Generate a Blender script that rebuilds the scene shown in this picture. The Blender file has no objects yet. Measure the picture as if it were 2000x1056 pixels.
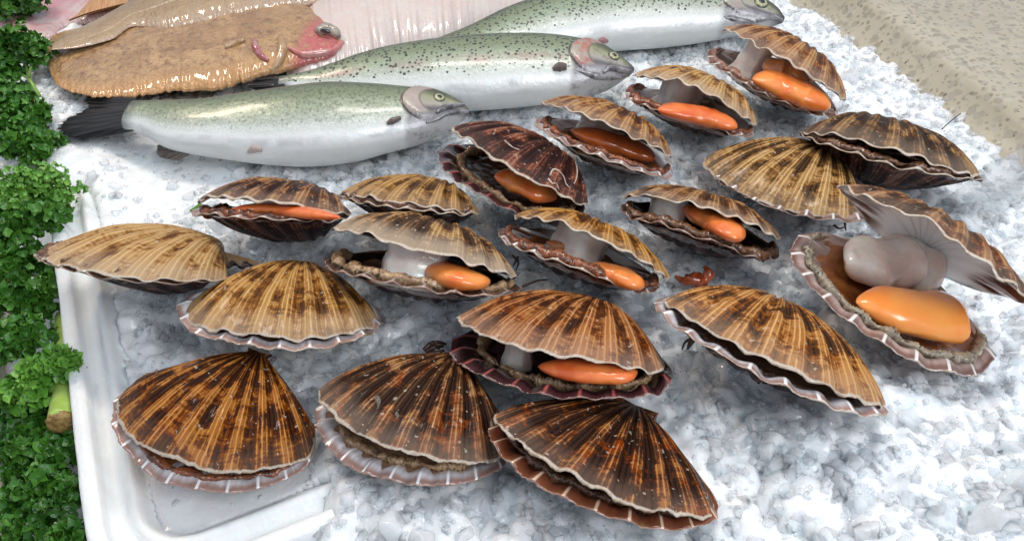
import bpy, bmesh, math, random
import numpy as np
from mathutils import Vector, Matrix

SC = bpy.context.scene
COL = SC.collection
# ------------------------------------------------------------------ camera
FPX, CX, CY = 1570.0, 1000.0, 528.0
PITCH = math.radians(42.0); CD = 0.53
CAM = np.array([0, -CD*math.cos(PITCH), CD*math.sin(PITCH)])
FW = np.array([0, math.cos(PITCH), -math.sin(PITCH)])
UP = np.array([0, math.sin(PITCH), math.cos(PITCH)])
RT = np.array([1.0, 0, 0])
cd = bpy.data.cameras.new('camera'); cam = bpy.data.objects.new('camera', cd); COL.objects.link(cam)
cam.location = CAM; cam.rotation_euler = (math.pi/2-PITCH, 0, 0)
cd.sensor_width = 36; cd.lens = FPX/2000*36; cd.clip_start = .01; cd.clip_end = 20
SC.camera = cam
# ------------------------------------------------------------------ world, lamps, exposure
w = bpy.data.worlds.new('World'); SC.world = w; w.use_nodes = True
wn = w.node_tree; bg = wn.nodes['Background']
tc = wn.nodes.new('ShaderNodeTexCoord'); sx = wn.nodes.new('ShaderNodeSeparateXYZ'); rp = wn.nodes.new('ShaderNodeValToRGB')
wn.links.new(tc.outputs['Generated'], sx.inputs[0]); wn.links.new(sx.outputs['Z'], rp.inputs[0]); wn.links.new(rp.outputs[0], bg.inputs[0])
rp.color_ramp.elements[0].position = 0.0; rp.color_ramp.elements[0].color = (.33, .35, .39, 1)
rp.color_ramp.elements[1].position = .8; rp.color_ramp.elements[1].color = (.58, .66, .78, 1)
bg.inputs[1].default_value = 1.0
def area(name, loc, to, sx_, sy_, power, col):
    l = bpy.data.lights.new(name, 'AREA'); l.shape = 'RECTANGLE'; l.size = sx_; l.size_y = sy_; l.energy = power; l.color = col
    o = bpy.data.objects.new(name, l); COL.objects.link(o); o.location = loc
    o.rotation_euler = (Vector(to)-Vector(loc)).to_track_quat('-Z', 'Y').to_euler(); return o
area('stall_lamp', (.10, .42, 1.25), (0, .05, 0), .60, .12, 7.2, (1, .96, .89))
area('warm_lamp', (-.75, .60, 1.0), (-.28, .16, 0), .30, .10, 4.6, (1, .83, .64))
area('daylight', (.75, -.75, 1.05), (.22, -.10, 0), .60, .60, 12, (.90, .95, 1))
SC.view_settings.view_transform = 'Standard'; SC.view_settings.look = 'None'
SC.view_settings.exposure = -.10; SC.view_settings.gamma = 1; SC.view_settings.use_curve_mapping = False
SC.render.engine = 'CYCLES'
cy = SC.cycles; cy.use_denoising = True; cy.max_bounces = 10; cy.transmission_bounces = 8; cy.diffuse_bounces = 3; cy.glossy_bounces = 4
cy.caustics_refractive = False; cy.caustics_reflective = False; cy.sample_clamp_indirect = 4; cy.blur_glossy = .5
try: cy.denoiser = 'OPENIMAGEDENOISE'; cy.denoising_input_passes = 'RGB_ALBEDO_NORMAL'
except Exception: pass

# ------------------------------------------------------------------ helpers
def proj(P):
    d = np.asarray(P, float)-CAM; z = d@FW
    return np.stack([CX+FPX*(d@RT)/z, CY-FPX*(d@UP)/z], -1)
def ray(px, py): 
    d = FW*FPX+RT*(px-CX)-UP*(py-CY); return d/np.linalg.norm(d)
def G(px, py, z=0.0):
    d = ray(px, py); return CAM+d*((z-CAM[2])/d[2])
def Rm(ax, a):
    c, s = math.cos(a), math.sin(a)
    return np.array({0: [[1,0,0],[0,c,-s],[0,s,c]], 1: [[c,0,s],[0,1,0],[-s,0,c]], 2: [[c,-s,0],[s,c,0],[0,0,1]]}[ax])
def sstep(a, b, x):
    t = np.clip((np.asarray(x, float)-a)/(b-a), 0, 1); return t*t*(3-2*t)
def tag(o, label=None, cat=None, group=None, kind=None):
    if label: o['label'] = label
    if cat: o['category'] = cat
    if group: o['group'] = group
    if kind: o['kind'] = kind
    return o
def empty(name, loc=(0,0,0)):
    o = bpy.data.objects.new(name, None); o.empty_display_size = .01; COL.objects.link(o); o.location = tuple(loc); return o
def mesh_obj(name, V, F, mats, parent=None, uv=None, mi=None, smooth=True):
    """V: (n,3) world coords, F: list of index tuples or (m,k) array, uv: (n,2) per vertex."""
    me = bpy.data.meshes.new(name)
    V = np.asarray(V, float)
    off = np.array(parent.location) if parent is not None else np.zeros(3)
    if parent is not None and parent.parent is not None: off = off+np.array(parent.parent.location)
    V = V-off
    if isinstance(F, np.ndarray):
        k = F.shape[1]; m = len(F)
        me.vertices.add(len(V)); me.vertices.foreach_set('co', V.astype(np.float32).ravel())
        me.loops.add(m*k); me.loops.foreach_set('vertex_index', F.astype(np.int32).ravel())
        me.polygons.add(m); me.polygons.foreach_set('loop_start', np.arange(0, m*k, k, dtype=np.int32))
        try: me.polygons.foreach_set('loop_total', np.full(m, k, dtype=np.int32))
        except Exception: pass
        me.update(calc_edges=True)
    else:
        me.from_pydata([tuple(v) for v in V], [], [tuple(int(i) for i in f) for f in F]); me.update()
    if not isinstance(mats, (list, tuple)): mats = [mats]
    for m_ in mats: me.materials.append(m_)
    if mi is not None: me.polygons.foreach_set('material_index', np.asarray(mi, dtype=np.int32))
    if smooth: me.polygons.foreach_set('use_smooth', np.ones(len(me.polygons), bool))
    if uv is not None:
        ul = me.uv_layers.new(name='UVMap'); idx = np.empty(len(me.loops), dtype=np.int32); me.loops.foreach_get('vertex_index', idx)
        ul.data.foreach_set('uv', np.asarray(uv, np.float32)[idx].ravel())
    me.validate(clean_customdata=False)
    o = bpy.data.objects.new(name, me); COL.objects.link(o)
    if parent is not None: o.parent = parent
    return o
def grid_faces(nu, nv, base=0, flip=False, closeu=False):
    i = np.arange(nu if closeu else nu-1)[:, None]; j = np.arange(nv-1)[None]; i2 = (i+1) % nu
    a = i*nv+j; b = i2*nv+j; c = i2*nv+j+1; d = i*nv+j+1
    f = np.stack([a+0*j, b+0*j, c, d], -1).reshape(-1, 4)
    if flip: f = f[:, ::-1]
    return f+base
def tube(pts, rad, n=10, taper=None, closed_ends=True, jit=0, rs=None):
    """returns V,F for a tube along pts; rad scalar or list"""
    P = np.asarray(pts, float); m = len(P); rad = np.broadcast_to(np.asarray(rad, float), (m,)).copy()
    T = np.gradient(P, axis=0); T /= np.linalg.norm(T, axis=1)[:, None]+1e-12
    up = np.array([0, 0, 1.0]); V = []
    for i in range(m):
        s = np.cross(T[i], up); 
        if np.linalg.norm(s) < 1e-3: s = np.cross(T[i], [1, 0, 0])
        s /= np.linalg.norm(s); t = np.cross(s, T[i])
        for k in range(n):
            a = 2*math.pi*k/n; r = rad[i]*(1+(rs.uniform(-jit, jit) if jit else 0))
            V.append(P[i]+r*(math.cos(a)*s+math.sin(a)*t))
    V = np.array(V); F = []
    for i in range(m-1):
        for k in range(n):
            F.append((i*n+k, i*n+(k+1) % n, (i+1)*n+(k+1) % n, (i+1)*n+k))
    F.append(tuple(range(n))[::-1]); F.append(tuple((m-1)*n+k for k in range(n)))
    return V, F
def spline(pts, n):
    P = np.asarray(pts, float)
    if len(P) == 2: return P[0]+(P[1]-P[0])*np.linspace(0, 1, n)[:, None]
    Q = np.vstack([2*P[0]-P[1], P, 2*P[-1]-P[-2]]); out = []
    for t in np.linspace(0, len(P)-1-1e-9, n):
        i = int(t); f = t-i; a, b, c, d = Q[i:i+4]
        out.append(.5*((2*b)+(-a+c)*f+(2*a-5*b+4*c-d)*f*f+(-a+3*b-3*c+d)*f**3))
    return np.array(out)
class Acc:
    def __init__(s): s.V = []; s.F = []; s.n = 0
    def add(s, V, F):
        s.V.append(np.asarray(V, float)); s.F += [tuple(int(i)+s.n for i in f) for f in F]; s.n += len(V)
    def obj(s, name, mat, parent=None, smooth=True): return mesh_obj(name, np.vstack(s.V), s.F, mat, parent, smooth=smooth)
def hash2(ix, iy, k):
    h = np.sin(ix*127.1+iy*311.7+k*74.7)*43758.5453; return h-np.floor(h)
def vnoise(x, y, s, k=0):
    x = np.asarray(x)/s; y = np.asarray(y)/s; ix = np.floor(x); iy = np.floor(y); fx = x-ix; fy = y-iy
    fx = fx*fx*(3-2*fx); fy = fy*fy*(3-2*fy)
    return (hash2(ix,iy,k)*(1-fx)+hash2(ix+1,iy,k)*fx)*(1-fy)+(hash2(ix,iy+1,k)*(1-fx)+hash2(ix+1,iy+1,k)*fx)*fy
def lumps(x, y, s, k, tilt=.55):
    """overlapping tilted lumps: the surface of crushed ice; returns height in units of s"""
    X = x/s; Y = y/s; ix = np.floor(X); iy = np.floor(Y); best = np.full(X.shape, -9.0)
    for a in (-1, 0, 1):
        for b in (-1, 0, 1):
            cx = ix+a; cy_ = iy+b
            px = cx+.5+.8*(hash2(cx,cy_,k)-.5); py = cy_+.5+.8*(hash2(cx,cy_,k+1)-.5)
            dx = X-px; dy = Y-py
            q = hash2(cx,cy_,k+2)*.55+tilt*(2*hash2(cx,cy_,k+3)-1)*dx+tilt*(2*hash2(cx,cy_,k+4)-1)*dy-.62*(dx*dx+dy*dy)**1.3
            best = np.maximum(best, q)
    return best

# ------------------------------------------------------------------ node helper
class N:
    def __init__(s, name):
        s.m = bpy.data.materials.new(name); s.m.use_nodes = True; s.t = s.m.node_tree; s.t.nodes.clear()
        s.out = s.t.nodes.new('ShaderNodeOutputMaterial'); s.b = None
    def n(s, ty, ins=None, **kw):
        nd = s.t.nodes.new('ShaderNode'+ty)
        for k, v in kw.items(): setattr(nd, k, v)
        if ins:
            for k, v in ins.items(): s.set(nd.inputs[k], v)
        return nd
    def set(s, sock, v):
        if isinstance(v, bpy.types.NodeSocket): s.t.links.new(v, sock)
        elif isinstance(v, (tuple, list)):
            v = tuple(v)
            if len(v) == 3 and sock.type == 'RGBA': v = v+(1,)
            sock.default_value = v
        else: sock.default_value = v
    def math(s, op, a, b=0.0, c=None, clamp=False):
        nd = s.n('Math', operation=op); nd.use_clamp = clamp; s.set(nd.inputs[0], a); s.set(nd.inputs[1], b)
        if c is not None: s.set(nd.inputs[2], c)
        return nd.outputs[0]
    def mix(s, f, a, b, mode='MIX'):
        nd = s.n('Mix', data_type='RGBA', blend_type=mode); s.set(nd.inputs[0], f); s.set(nd.inputs[6], a); s.set(nd.inputs[7], b); return nd.outputs[2]
    def noise(s, vec, scale, detail=3, rough=.55, dist=0, col=False):
        nd = s.n('TexNoise', {'Scale': scale, 'Detail': detail, 'Roughness': rough, 'Distortion': dist})
        if vec is not None: s.set(nd.inputs['Vector'], vec)
        return nd.outputs['Color' if col else 'Fac']
    def ss(s, a, b, x):
        nd = s.n('MapRange', interpolation_type='SMOOTHSTEP'); s.set(nd.inputs['Value'], x); s.set(nd.inputs['From Min'], a); s.set(nd.inputs['From Max'], b); return nd.outputs[0]
    def vec(s, x, y, z=0.0):
        nd = s.n('CombineXYZ'); s.set(nd.inputs[0], x); s.set(nd.inputs[1], y); s.set(nd.inputs[2], z); return nd.outputs[0]
    def sep(s, v):
        nd = s.n('SeparateXYZ'); s.set(nd.inputs[0], v); return nd.outputs
    def bump(s, h, dist, strength=1.0, normal=None):
        nd = s.n('Bump', {'Height': h, 'Distance': dist, 'Strength': strength})
        if normal is not None: s.set(nd.inputs['Normal'], normal)
        return nd.outputs[0]
    def bsdf(s, **kw):
        b = s.t.nodes.new('ShaderNodeBsdfPrincipled'); s.b = b
        for k, v in kw.items(): s.set(b.inputs[k.replace('_', ' ')], v)
        return b
    def done(s, sh=None):
        s.t.links.new((sh or s.b.outputs[0]), s.out.inputs[0]); return s.m
    def obj(s): return s.n('TexCoord').outputs['Object']
    def uv(s): return s.n('TexCoord').outputs['UV']
    def geo(s): return s.n('NewGeometry')

# ------------------------------------------------------------------ materials
def mat_ice(name, clear, tint, spread=1.0):
    m = N(name); g = m.geo(); pos = g.outputs['Position']
    rnd = g.outputs['Random Per Island']
    n1 = m.noise(pos, 260, 4, .6); n2 = m.noise(pos, 900, 2, .5)
    h = m.math('ADD', m.math('MULTIPLY', n1, 1.0), m.math('MULTIPLY', n2, .35))
    bp = m.bump(h, .0012, .8)
    cl = m.noise(pos, 34, 3, .6)
    col = m.mix(m.ss(.30, .62, cl), tint, (.95, .97, .985))
    milk = m.bsdf(Base_Color=col, Roughness=.24, IOR=1.31, Subsurface_Weight=1.0, Subsurface_Scale=.010, Normal=bp, Coat_Weight=.5, Coat_Roughness=.08)
    milk.inputs['Subsurface Radius'].default_value = (.9, 1.0, 1.05)
    gl = m.n('BsdfPrincipled', {'Base Color': (.93, .97, 1), 'Roughness': .07, 'IOR': 1.31, 'Transmission Weight': 1.0, 'Normal': bp})
    mx = m.n('MixShader')
    f = m.math('ADD', m.math('MULTIPLY', m.math('SUBTRACT', rnd, .5), spread), clear, clamp=True)
    m.set(mx.inputs[0], f); m.t.links.new(milk.outputs[0], mx.inputs[1]); m.t.links.new(gl.outputs[0], mx.inputs[2])
    return m.done(mx.outputs[0])

def mat_grain(name, tint, lo=.50, hi=.80, rough=.2):
    m = N(name); g = m.geo(); pos = g.outputs['Position']; rnd = g.outputs['Random Per Island']
    n1 = m.noise(pos, 300, 4, .6); bp = m.bump(n1, .0012, .9)
    col = m.mix(rnd, tint, (.95, .97, .985))
    milk = m.bsdf(Base_Color=col, Roughness=rough, IOR=1.31, Subsurface_Weight=1.0, Subsurface_Scale=.009, Normal=bp, Coat_Weight=.45, Coat_Roughness=.06)
    milk.inputs['Subsurface Radius'].default_value = (.9, 1.0, 1.05)
    tr = m.n('BsdfTransparent', {'Color': (.97, .985, 1)})
    lw = m.n('LayerWeight', {'Blend': .42, 'Normal': bp}); mx = m.n('MixShader')
    f = m.math('ADD', m.math('MULTIPLY', m.math('POWER', lw.outputs['Facing'], 1.6), hi-lo), m.math('ADD', lo, m.math('MULTIPLY', m.math('SUBTRACT', rnd, .5), .35)), clamp=True)
    m.set(mx.inputs[0], f); m.t.links.new(tr.outputs[0], mx.inputs[1]); m.t.links.new(milk.outputs[0], mx.inputs[2])
    return m.done(mx.outputs[0])

def mat_shell(name, seed, light=(.62,.40,.17), mid=(.26,.115,.035), dark=(.022,.012,.008), dk=.5, red=0.0, stri=.7, nrib=11, wet=.5, pale=.5, grey=0.0):
    m = N(name); uv = m.uv(); U, Vv, _ = m.sep(uv); ob = m.obj()
    nz = m.noise(ob, 55, 5, .65, .6); nz2 = m.noise(ob, 240, 4, .7)
    wob = m.math('MULTIPLY', m.math('SUBTRACT', nz, .5), .012)
    Uw = m.math('ADD', U, wob)
    ph = m.math('COSINE', m.math('MULTIPLY', Uw, 2*math.pi*nrib))
    crest = m.ss(-.5, .6, ph)
    st = m.math('COSINE', m.math('MULTIPLY', Uw, 2*math.pi*nrib*5.0))
    st = m.ss(.0, .75, st)
    streak = m.noise(m.vec(m.math('MULTIPLY', U, 95), m.math('MULTIPLY', Vv, 5), seed*3.1), 1, 3, .7)
    patch = m.noise(m.vec(m.math('MULTIPLY', U, 5), m.math('MULTIPLY', Vv, 3.0), seed*7.7), 1, 6, .62, 1.4)
    patch2 = m.noise(m.vec(m.math('MULTIPLY', Uw, 13), m.math('MULTIPLY', Vv, 9), seed*5.3+9), 1, 5, .65, 1.2)
    grow = m.noise(m.vec(m.math('MULTIPLY', U, 7), m.math('MULTIPLY', m.math('ADD', Vv, wob), 62), seed), 1, 4, .6)
    # one tone value drives the pigment: dark blotches, mid brown, pale ribs
    pc = m.math('MULTIPLY', m.math('SUBTRACT', patch, .5), 3.6)
    p2 = m.math('MULTIPLY', m.math('SUBTRACT', patch2, .5), 1.5)
    sk = m.math('MULTIPLY', m.math('SUBTRACT', streak, .5), 1.1)
    nn_ = m.math('ADD', m.math('MULTIPLY', m.math('SUBTRACT', nz, .5), 1.9), m.math('MULTIPLY', m.math('SUBTRACT', nz2, .5), .9))
    cr_ = m.math('MULTIPLY', m.math('SUBTRACT', crest, .6), .42)
    gr_ = m.math('MULTIPLY', m.math('SUBTRACT', grow, .5), 1.3)
    fr_ = m.math('MULTIPLY', m.ss(.55, 1.0, Vv), .22*pale+.12)
    t = m.math('ADD', m.math('ADD', m.math('ADD', pc, p2), m.math('ADD', sk, nn_)), m.math('ADD', cr_, m.math('ADD', gr_, fr_)))
    t = m.math('ADD', t, .80-.72*dk)
    rp_ = m.n('ValToRGB'); m.set(rp_.inputs[0], t); r = rp_.color_ramp
    r.elements[0].position = .10; r.elements[0].color = tuple(dark)+(1,); r.elements[1].position = 1.0; r.elements[1].color = tuple(min(.9, c*1.12+.01) for c in light)+(1,)
    e = r.elements.new(.28); e.color = tuple(.55*a_+.45*b_ for a_, b_ in zip(dark, mid))+(1,)
    e = r.elements.new(.48); e.color = tuple(mid)+(1,)
    e = r.elements.new(.74); e.color = tuple(light)+(1,)
    base = rp_.outputs[0]
    dmask = m.ss(.45, .15, t)
    base = m.mix(m.math('MULTIPLY', m.math('MULTIPLY', m.ss(.48, .62, m.noise(m.vec(m.math('MULTIPLY', U, 11), m.math('MULTIPLY', Vv, 4), seed*2.9), 1, 3, .6)), m.ss(.1, .5, t)), red), base, (.34, .085, .018))
    sm = m.math('MULTIPLY', m.math('MULTIPLY', st, m.ss(-.1, .6, ph)), m.ss(.36, .52, m.noise(m.vec(m.math('MULTIPLY', U, 30), m.math('MULTIPLY', Vv, 9), seed*1.7), 1, 3, .7)))
    sm = m.math('MULTIPLY', sm, m.math('SUBTRACT', 1.0, m.math('MULTIPLY', dmask, .55)))
    base = m.mix(m.math('MULTIPLY', sm, stri), base, tuple(min(.85, c*1.25+.05) for c in light))
    base = m.mix(m.math('MULTIPLY', m.math('SUBTRACT', 1, st), .42), base, tuple(.5*a_+.5*b_ for a_, b_ in zip(dark, mid)))
    if grey: base = m.mix(m.math('MULTIPLY', m.ss(.45, .65, patch2), grey), base, (.36, .33, .28))
    # umbo worn pale or dark
    band = m.math('MULTIPLY', m.ss(.80, .97, m.math('ADD', Vv, m.math('MULTIPLY', m.math('SUBTRACT', nz, .5), .15))), pale)
    base = m.mix(band, base, tuple(.55*c+.22 for c in light))
    lip = m.ss(.984, .996, m.math('ADD', Vv, m.math('MULTIPLY', m.math('SUBTRACT', nz, .5), .05)))
    base = m.mix(lip, base, (.72, .62, .50))
    specks = m.ss(.70, .73, m.noise(ob, 330, 1, .5)); base = m.mix(m.math('MULTIPLY', specks, .5), base, (.75, .68, .55))
    hs = m.n('HueSaturation', {'Hue': .489, 'Saturation': 1.10, 'Value': .80, 'Color': base}); base = hs.outputs[0]
    h = m.math('ADD', m.math('MULTIPLY', st, .30), m.math('ADD', m.math('MULTIPLY', grow, .75), m.math('MULTIPLY', nz2, .6)))
    bp = m.bump(h, .0008, .9)
    m.bsdf(Base_Color=base, Roughness=m.math('ADD', .34, m.math('MULTIPLY', nz2, .30)), Normal=bp, Coat_Weight=wet*.22, Coat_Roughness=.05, Specular_IOR_Level=.06)
    return m.done()

def mat_inner(name, panel, ridge, deep, edge, nrib=11, seed=1.0, trans=.3):
    """inside of a valve: pearly panels between raised ridges near the margin"""
    m = N(name); uv = m.uv(); U, Vv, _ = m.sep(uv); ob = m.obj(); nz = m.noise(ob, 70, 4, .6)
    ph = m.math('COSINE', m.math('MULTIPLY', U, 2*math.pi*nrib))
    rd = m.math('MULTIPLY', m.ss(.92, .99, ph), m.ss(.72, .9, Vv))
    streak = m.noise(m.vec(m.math('MULTIPLY', U, 40), m.math('MULTIPLY', Vv, 2), seed), 1, 3, .6)
    col = m.mix(m.ss(.35, .65, streak), panel, tuple(.62*c for c in panel))
    ph2 = m.ss(.0, .8, ph); col = m.mix(m.math('MULTIPLY', ph2, .18), col, tuple(.55*a+.1*b for a, b in zip(edge, panel)))
    col = m.mix(m.ss(.74, .5, m.math('ADD', Vv, m.math('MULTIPLY', nz, .1))), col, deep)
    col = m.mix(m.math('MULTIPLY', m.ss(.93, .985, m.math('ADD', Vv, m.math('MULTIPLY', m.math('SUBTRACT', nz, .5), .08))), .85), col, edge)
    if name == 'cream_inside':
        en = m.math('MULTIPLY', m.ss(.27, .42, m.math('ABSOLUTE', m.math('SUBTRACT', U, .5))), m.ss(.40, .56, m.noise(m.vec(m.math('MULTIPLY', U, 60), m.math('MULTIPLY', Vv, 1.6), seed), 1, 3, .6)))
        col = m.mix(m.math('MULTIPLY', en, m.ss(.45, .75, Vv)), col, (.10,.035,.02))
    col = m.mix(rd, col, ridge)
    bp = m.bump(m.math('ADD', nz, m.math('MULTIPLY', ph, .6)), .0007, .6)
    b = m.bsdf(Base_Color=col, Roughness=.2, Normal=bp, Coat_Weight=.6, Coat_Roughness=.06, Subsurface_Weight=trans, Subsurface_Scale=.002)
    b.inputs['Subsurface Radius'].default_value = (1, .92, .85)
    return m.done()

def mat_flesh(name, col, col2, rough=.14, sss=.8, scale=.004, nscale=60, bumpd=.0006, spots=None, coat=.5, fine=300):
    m = N(name); ob = m.obj(); nz = m.noise(ob, nscale, 4, .55, .4); n2 = m.noise(ob, fine, 3, .6)
    c = m.mix(m.ss(.35, .66, nz), col, col2)
    if spots: c = m.mix(m.ss(.56, .66, n2), c, spots)
    bp = m.bump(m.math('ADD', nz, m.math('MULTIPLY', n2, .35)), bumpd, .7)
    b = m.bsdf(Base_Color=c, Roughness=rough, Normal=bp, Coat_Weight=coat, Coat_Roughness=.05, Subsurface_Weight=sss, Subsurface_Scale=scale)
    b.inputs['Subsurface Radius'].default_value = (1, .5, .3)
    return m.done()

def mat_poly():
    m = N('polystyrene'); ob = m.geo().outputs['Position']
    v = m.n('TexVoronoi', {'Scale': 420.0}); m.set(v.inputs['Vector'], ob); nz = m.noise(ob, 45, 4, .6); n2 = m.noise(ob, 160, 3, .6)
    col = m.mix(m.ss(.4, .8, nz), (.86, .87, .86), (.80, .80, .78))
    h = m.math('ADD', m.math('MULTIPLY', v.outputs['Distance'], -.25), m.math('MULTIPLY', n2, .5))
    m.bsdf(Base_Color=col, Roughness=.5, Normal=m.bump(h, .0009, .8), Subsurface_Weight=.3, Subsurface_Scale=.002, Coat_Weight=.05, Coat_Roughness=.2); return m.done()
def mat_stone(name='speckled_stone', sc=1.0, warm=0.0):
    m = N(name); ob = m.geo().outputs['Position']
    dn = m.noise(ob, 60, 3, .6, 0, True)
    wv = m.n('VectorMath', operation='MULTIPLY_ADD'); m.set(wv.inputs[0], dn); wv.inputs[1].default_value = (.006,)*3; m.set(wv.inputs[2], ob)
    v1 = m.n('TexVoronoi', {'Scale': 125.0*sc, 'Randomness': 1.0}); m.set(v1.inputs['Vector'], wv.outputs[0])
    v2 = m.n('TexVoronoi', {'Scale': 210.0*sc}); m.set(v2.inputs['Vector'], wv.outputs[0])
    r1 = m.sep(v1.outputs['Color'])[0]; r2 = m.sep(v2.outputs['Color'])[0]
    chip1 = m.math('MULTIPLY', m.ss(.50, .44, v1.outputs['Distance']), m.ss(.12, .18, r1))
    chip2 = m.math('MULTIPLY', m.ss(.40, .36, v2.outputs['Distance']), m.ss(.25, .3, r2))
    nz = m.noise(ob, 14, 4, .6); n3 = m.noise(ob, 500, 3, .6)
    base = m.mix(m.ss(.3, .7, nz), (.52, .45, .34), (.43, .37, .27)); base = m.mix(m.math('MULTIPLY', n3, .3), base, (.42, .36, .27))
    g1 = m.mix(m.sep(v1.outputs['Color'])[1], (.30, .26, .20), (.50, .45, .36)); g2 = m.mix(m.sep(v2.outputs['Color'])[1], (.22, .18, .13), (.42, .37, .28))
    c = m.mix(m.math('MULTIPLY', chip1, .85), base, g1); c = m.mix(m.math('MULTIPLY', chip2, .8), c, g2)
    pit = m.math('MULTIPLY', m.ss(.70, .74, m.noise(ob, 170, 2, .5)), 1.0)
    c = m.mix(pit, c, (.10, .07, .04))
    m.bsdf(Base_Color=c, Roughness=.28, Normal=m.bump(pit, .0012, -.6), Coat_Weight=.2, Coat_Roughness=.1); return m.done()
def mat_leaf(name, a, b, c_):
    m = N(name); rnd = m.geo().outputs['Random Per Island']; ob = m.geo().outputs['Position']; nz = m.noise(ob, 25, 3, .5)
    col = m.mix(rnd, a, b); col = m.mix(m.math('MULTIPLY', m.ss(.5, .72, nz), .6), col, c_)
    m.bsdf(Base_Color=col, Roughness=.34, Normal=m.bump(m.noise(ob, 700, 2), .0004, .5), Subsurface_Weight=.25, Subsurface_Scale=.0015, Specular_IOR_Level=.45)
    return m.done()
def mat_simple(name, col, rough=.4, col2=None, ns=80, bumpd=.0004, sss=0, coat=0, **kw):
    m = N(name); ob = m.obj(); nz = m.noise(ob, ns, 4, .6); c = m.mix(m.ss(.35, .65, nz), col, col2 or tuple(.7*x for x in col))
    m.bsdf(Base_Color=c, Roughness=rough, Normal=m.bump(nz, bumpd, .7), Subsurface_Weight=sss, Subsurface_Scale=.002, Coat_Weight=coat, Coat_Roughness=.08, **kw); return m.done()

M_STONE = mat_stone(); M_POLY = mat_poly()
M_ICEBED = mat_ice('ice_bed', .0, (.85, .915, .965), .0)
M_CHUNK = mat_grain('ice_lumps', (.86, .925, .97))
M_CLEAR = mat_grain('clear_ice', (.86, .91, .94), .22, .85, .1)

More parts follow.
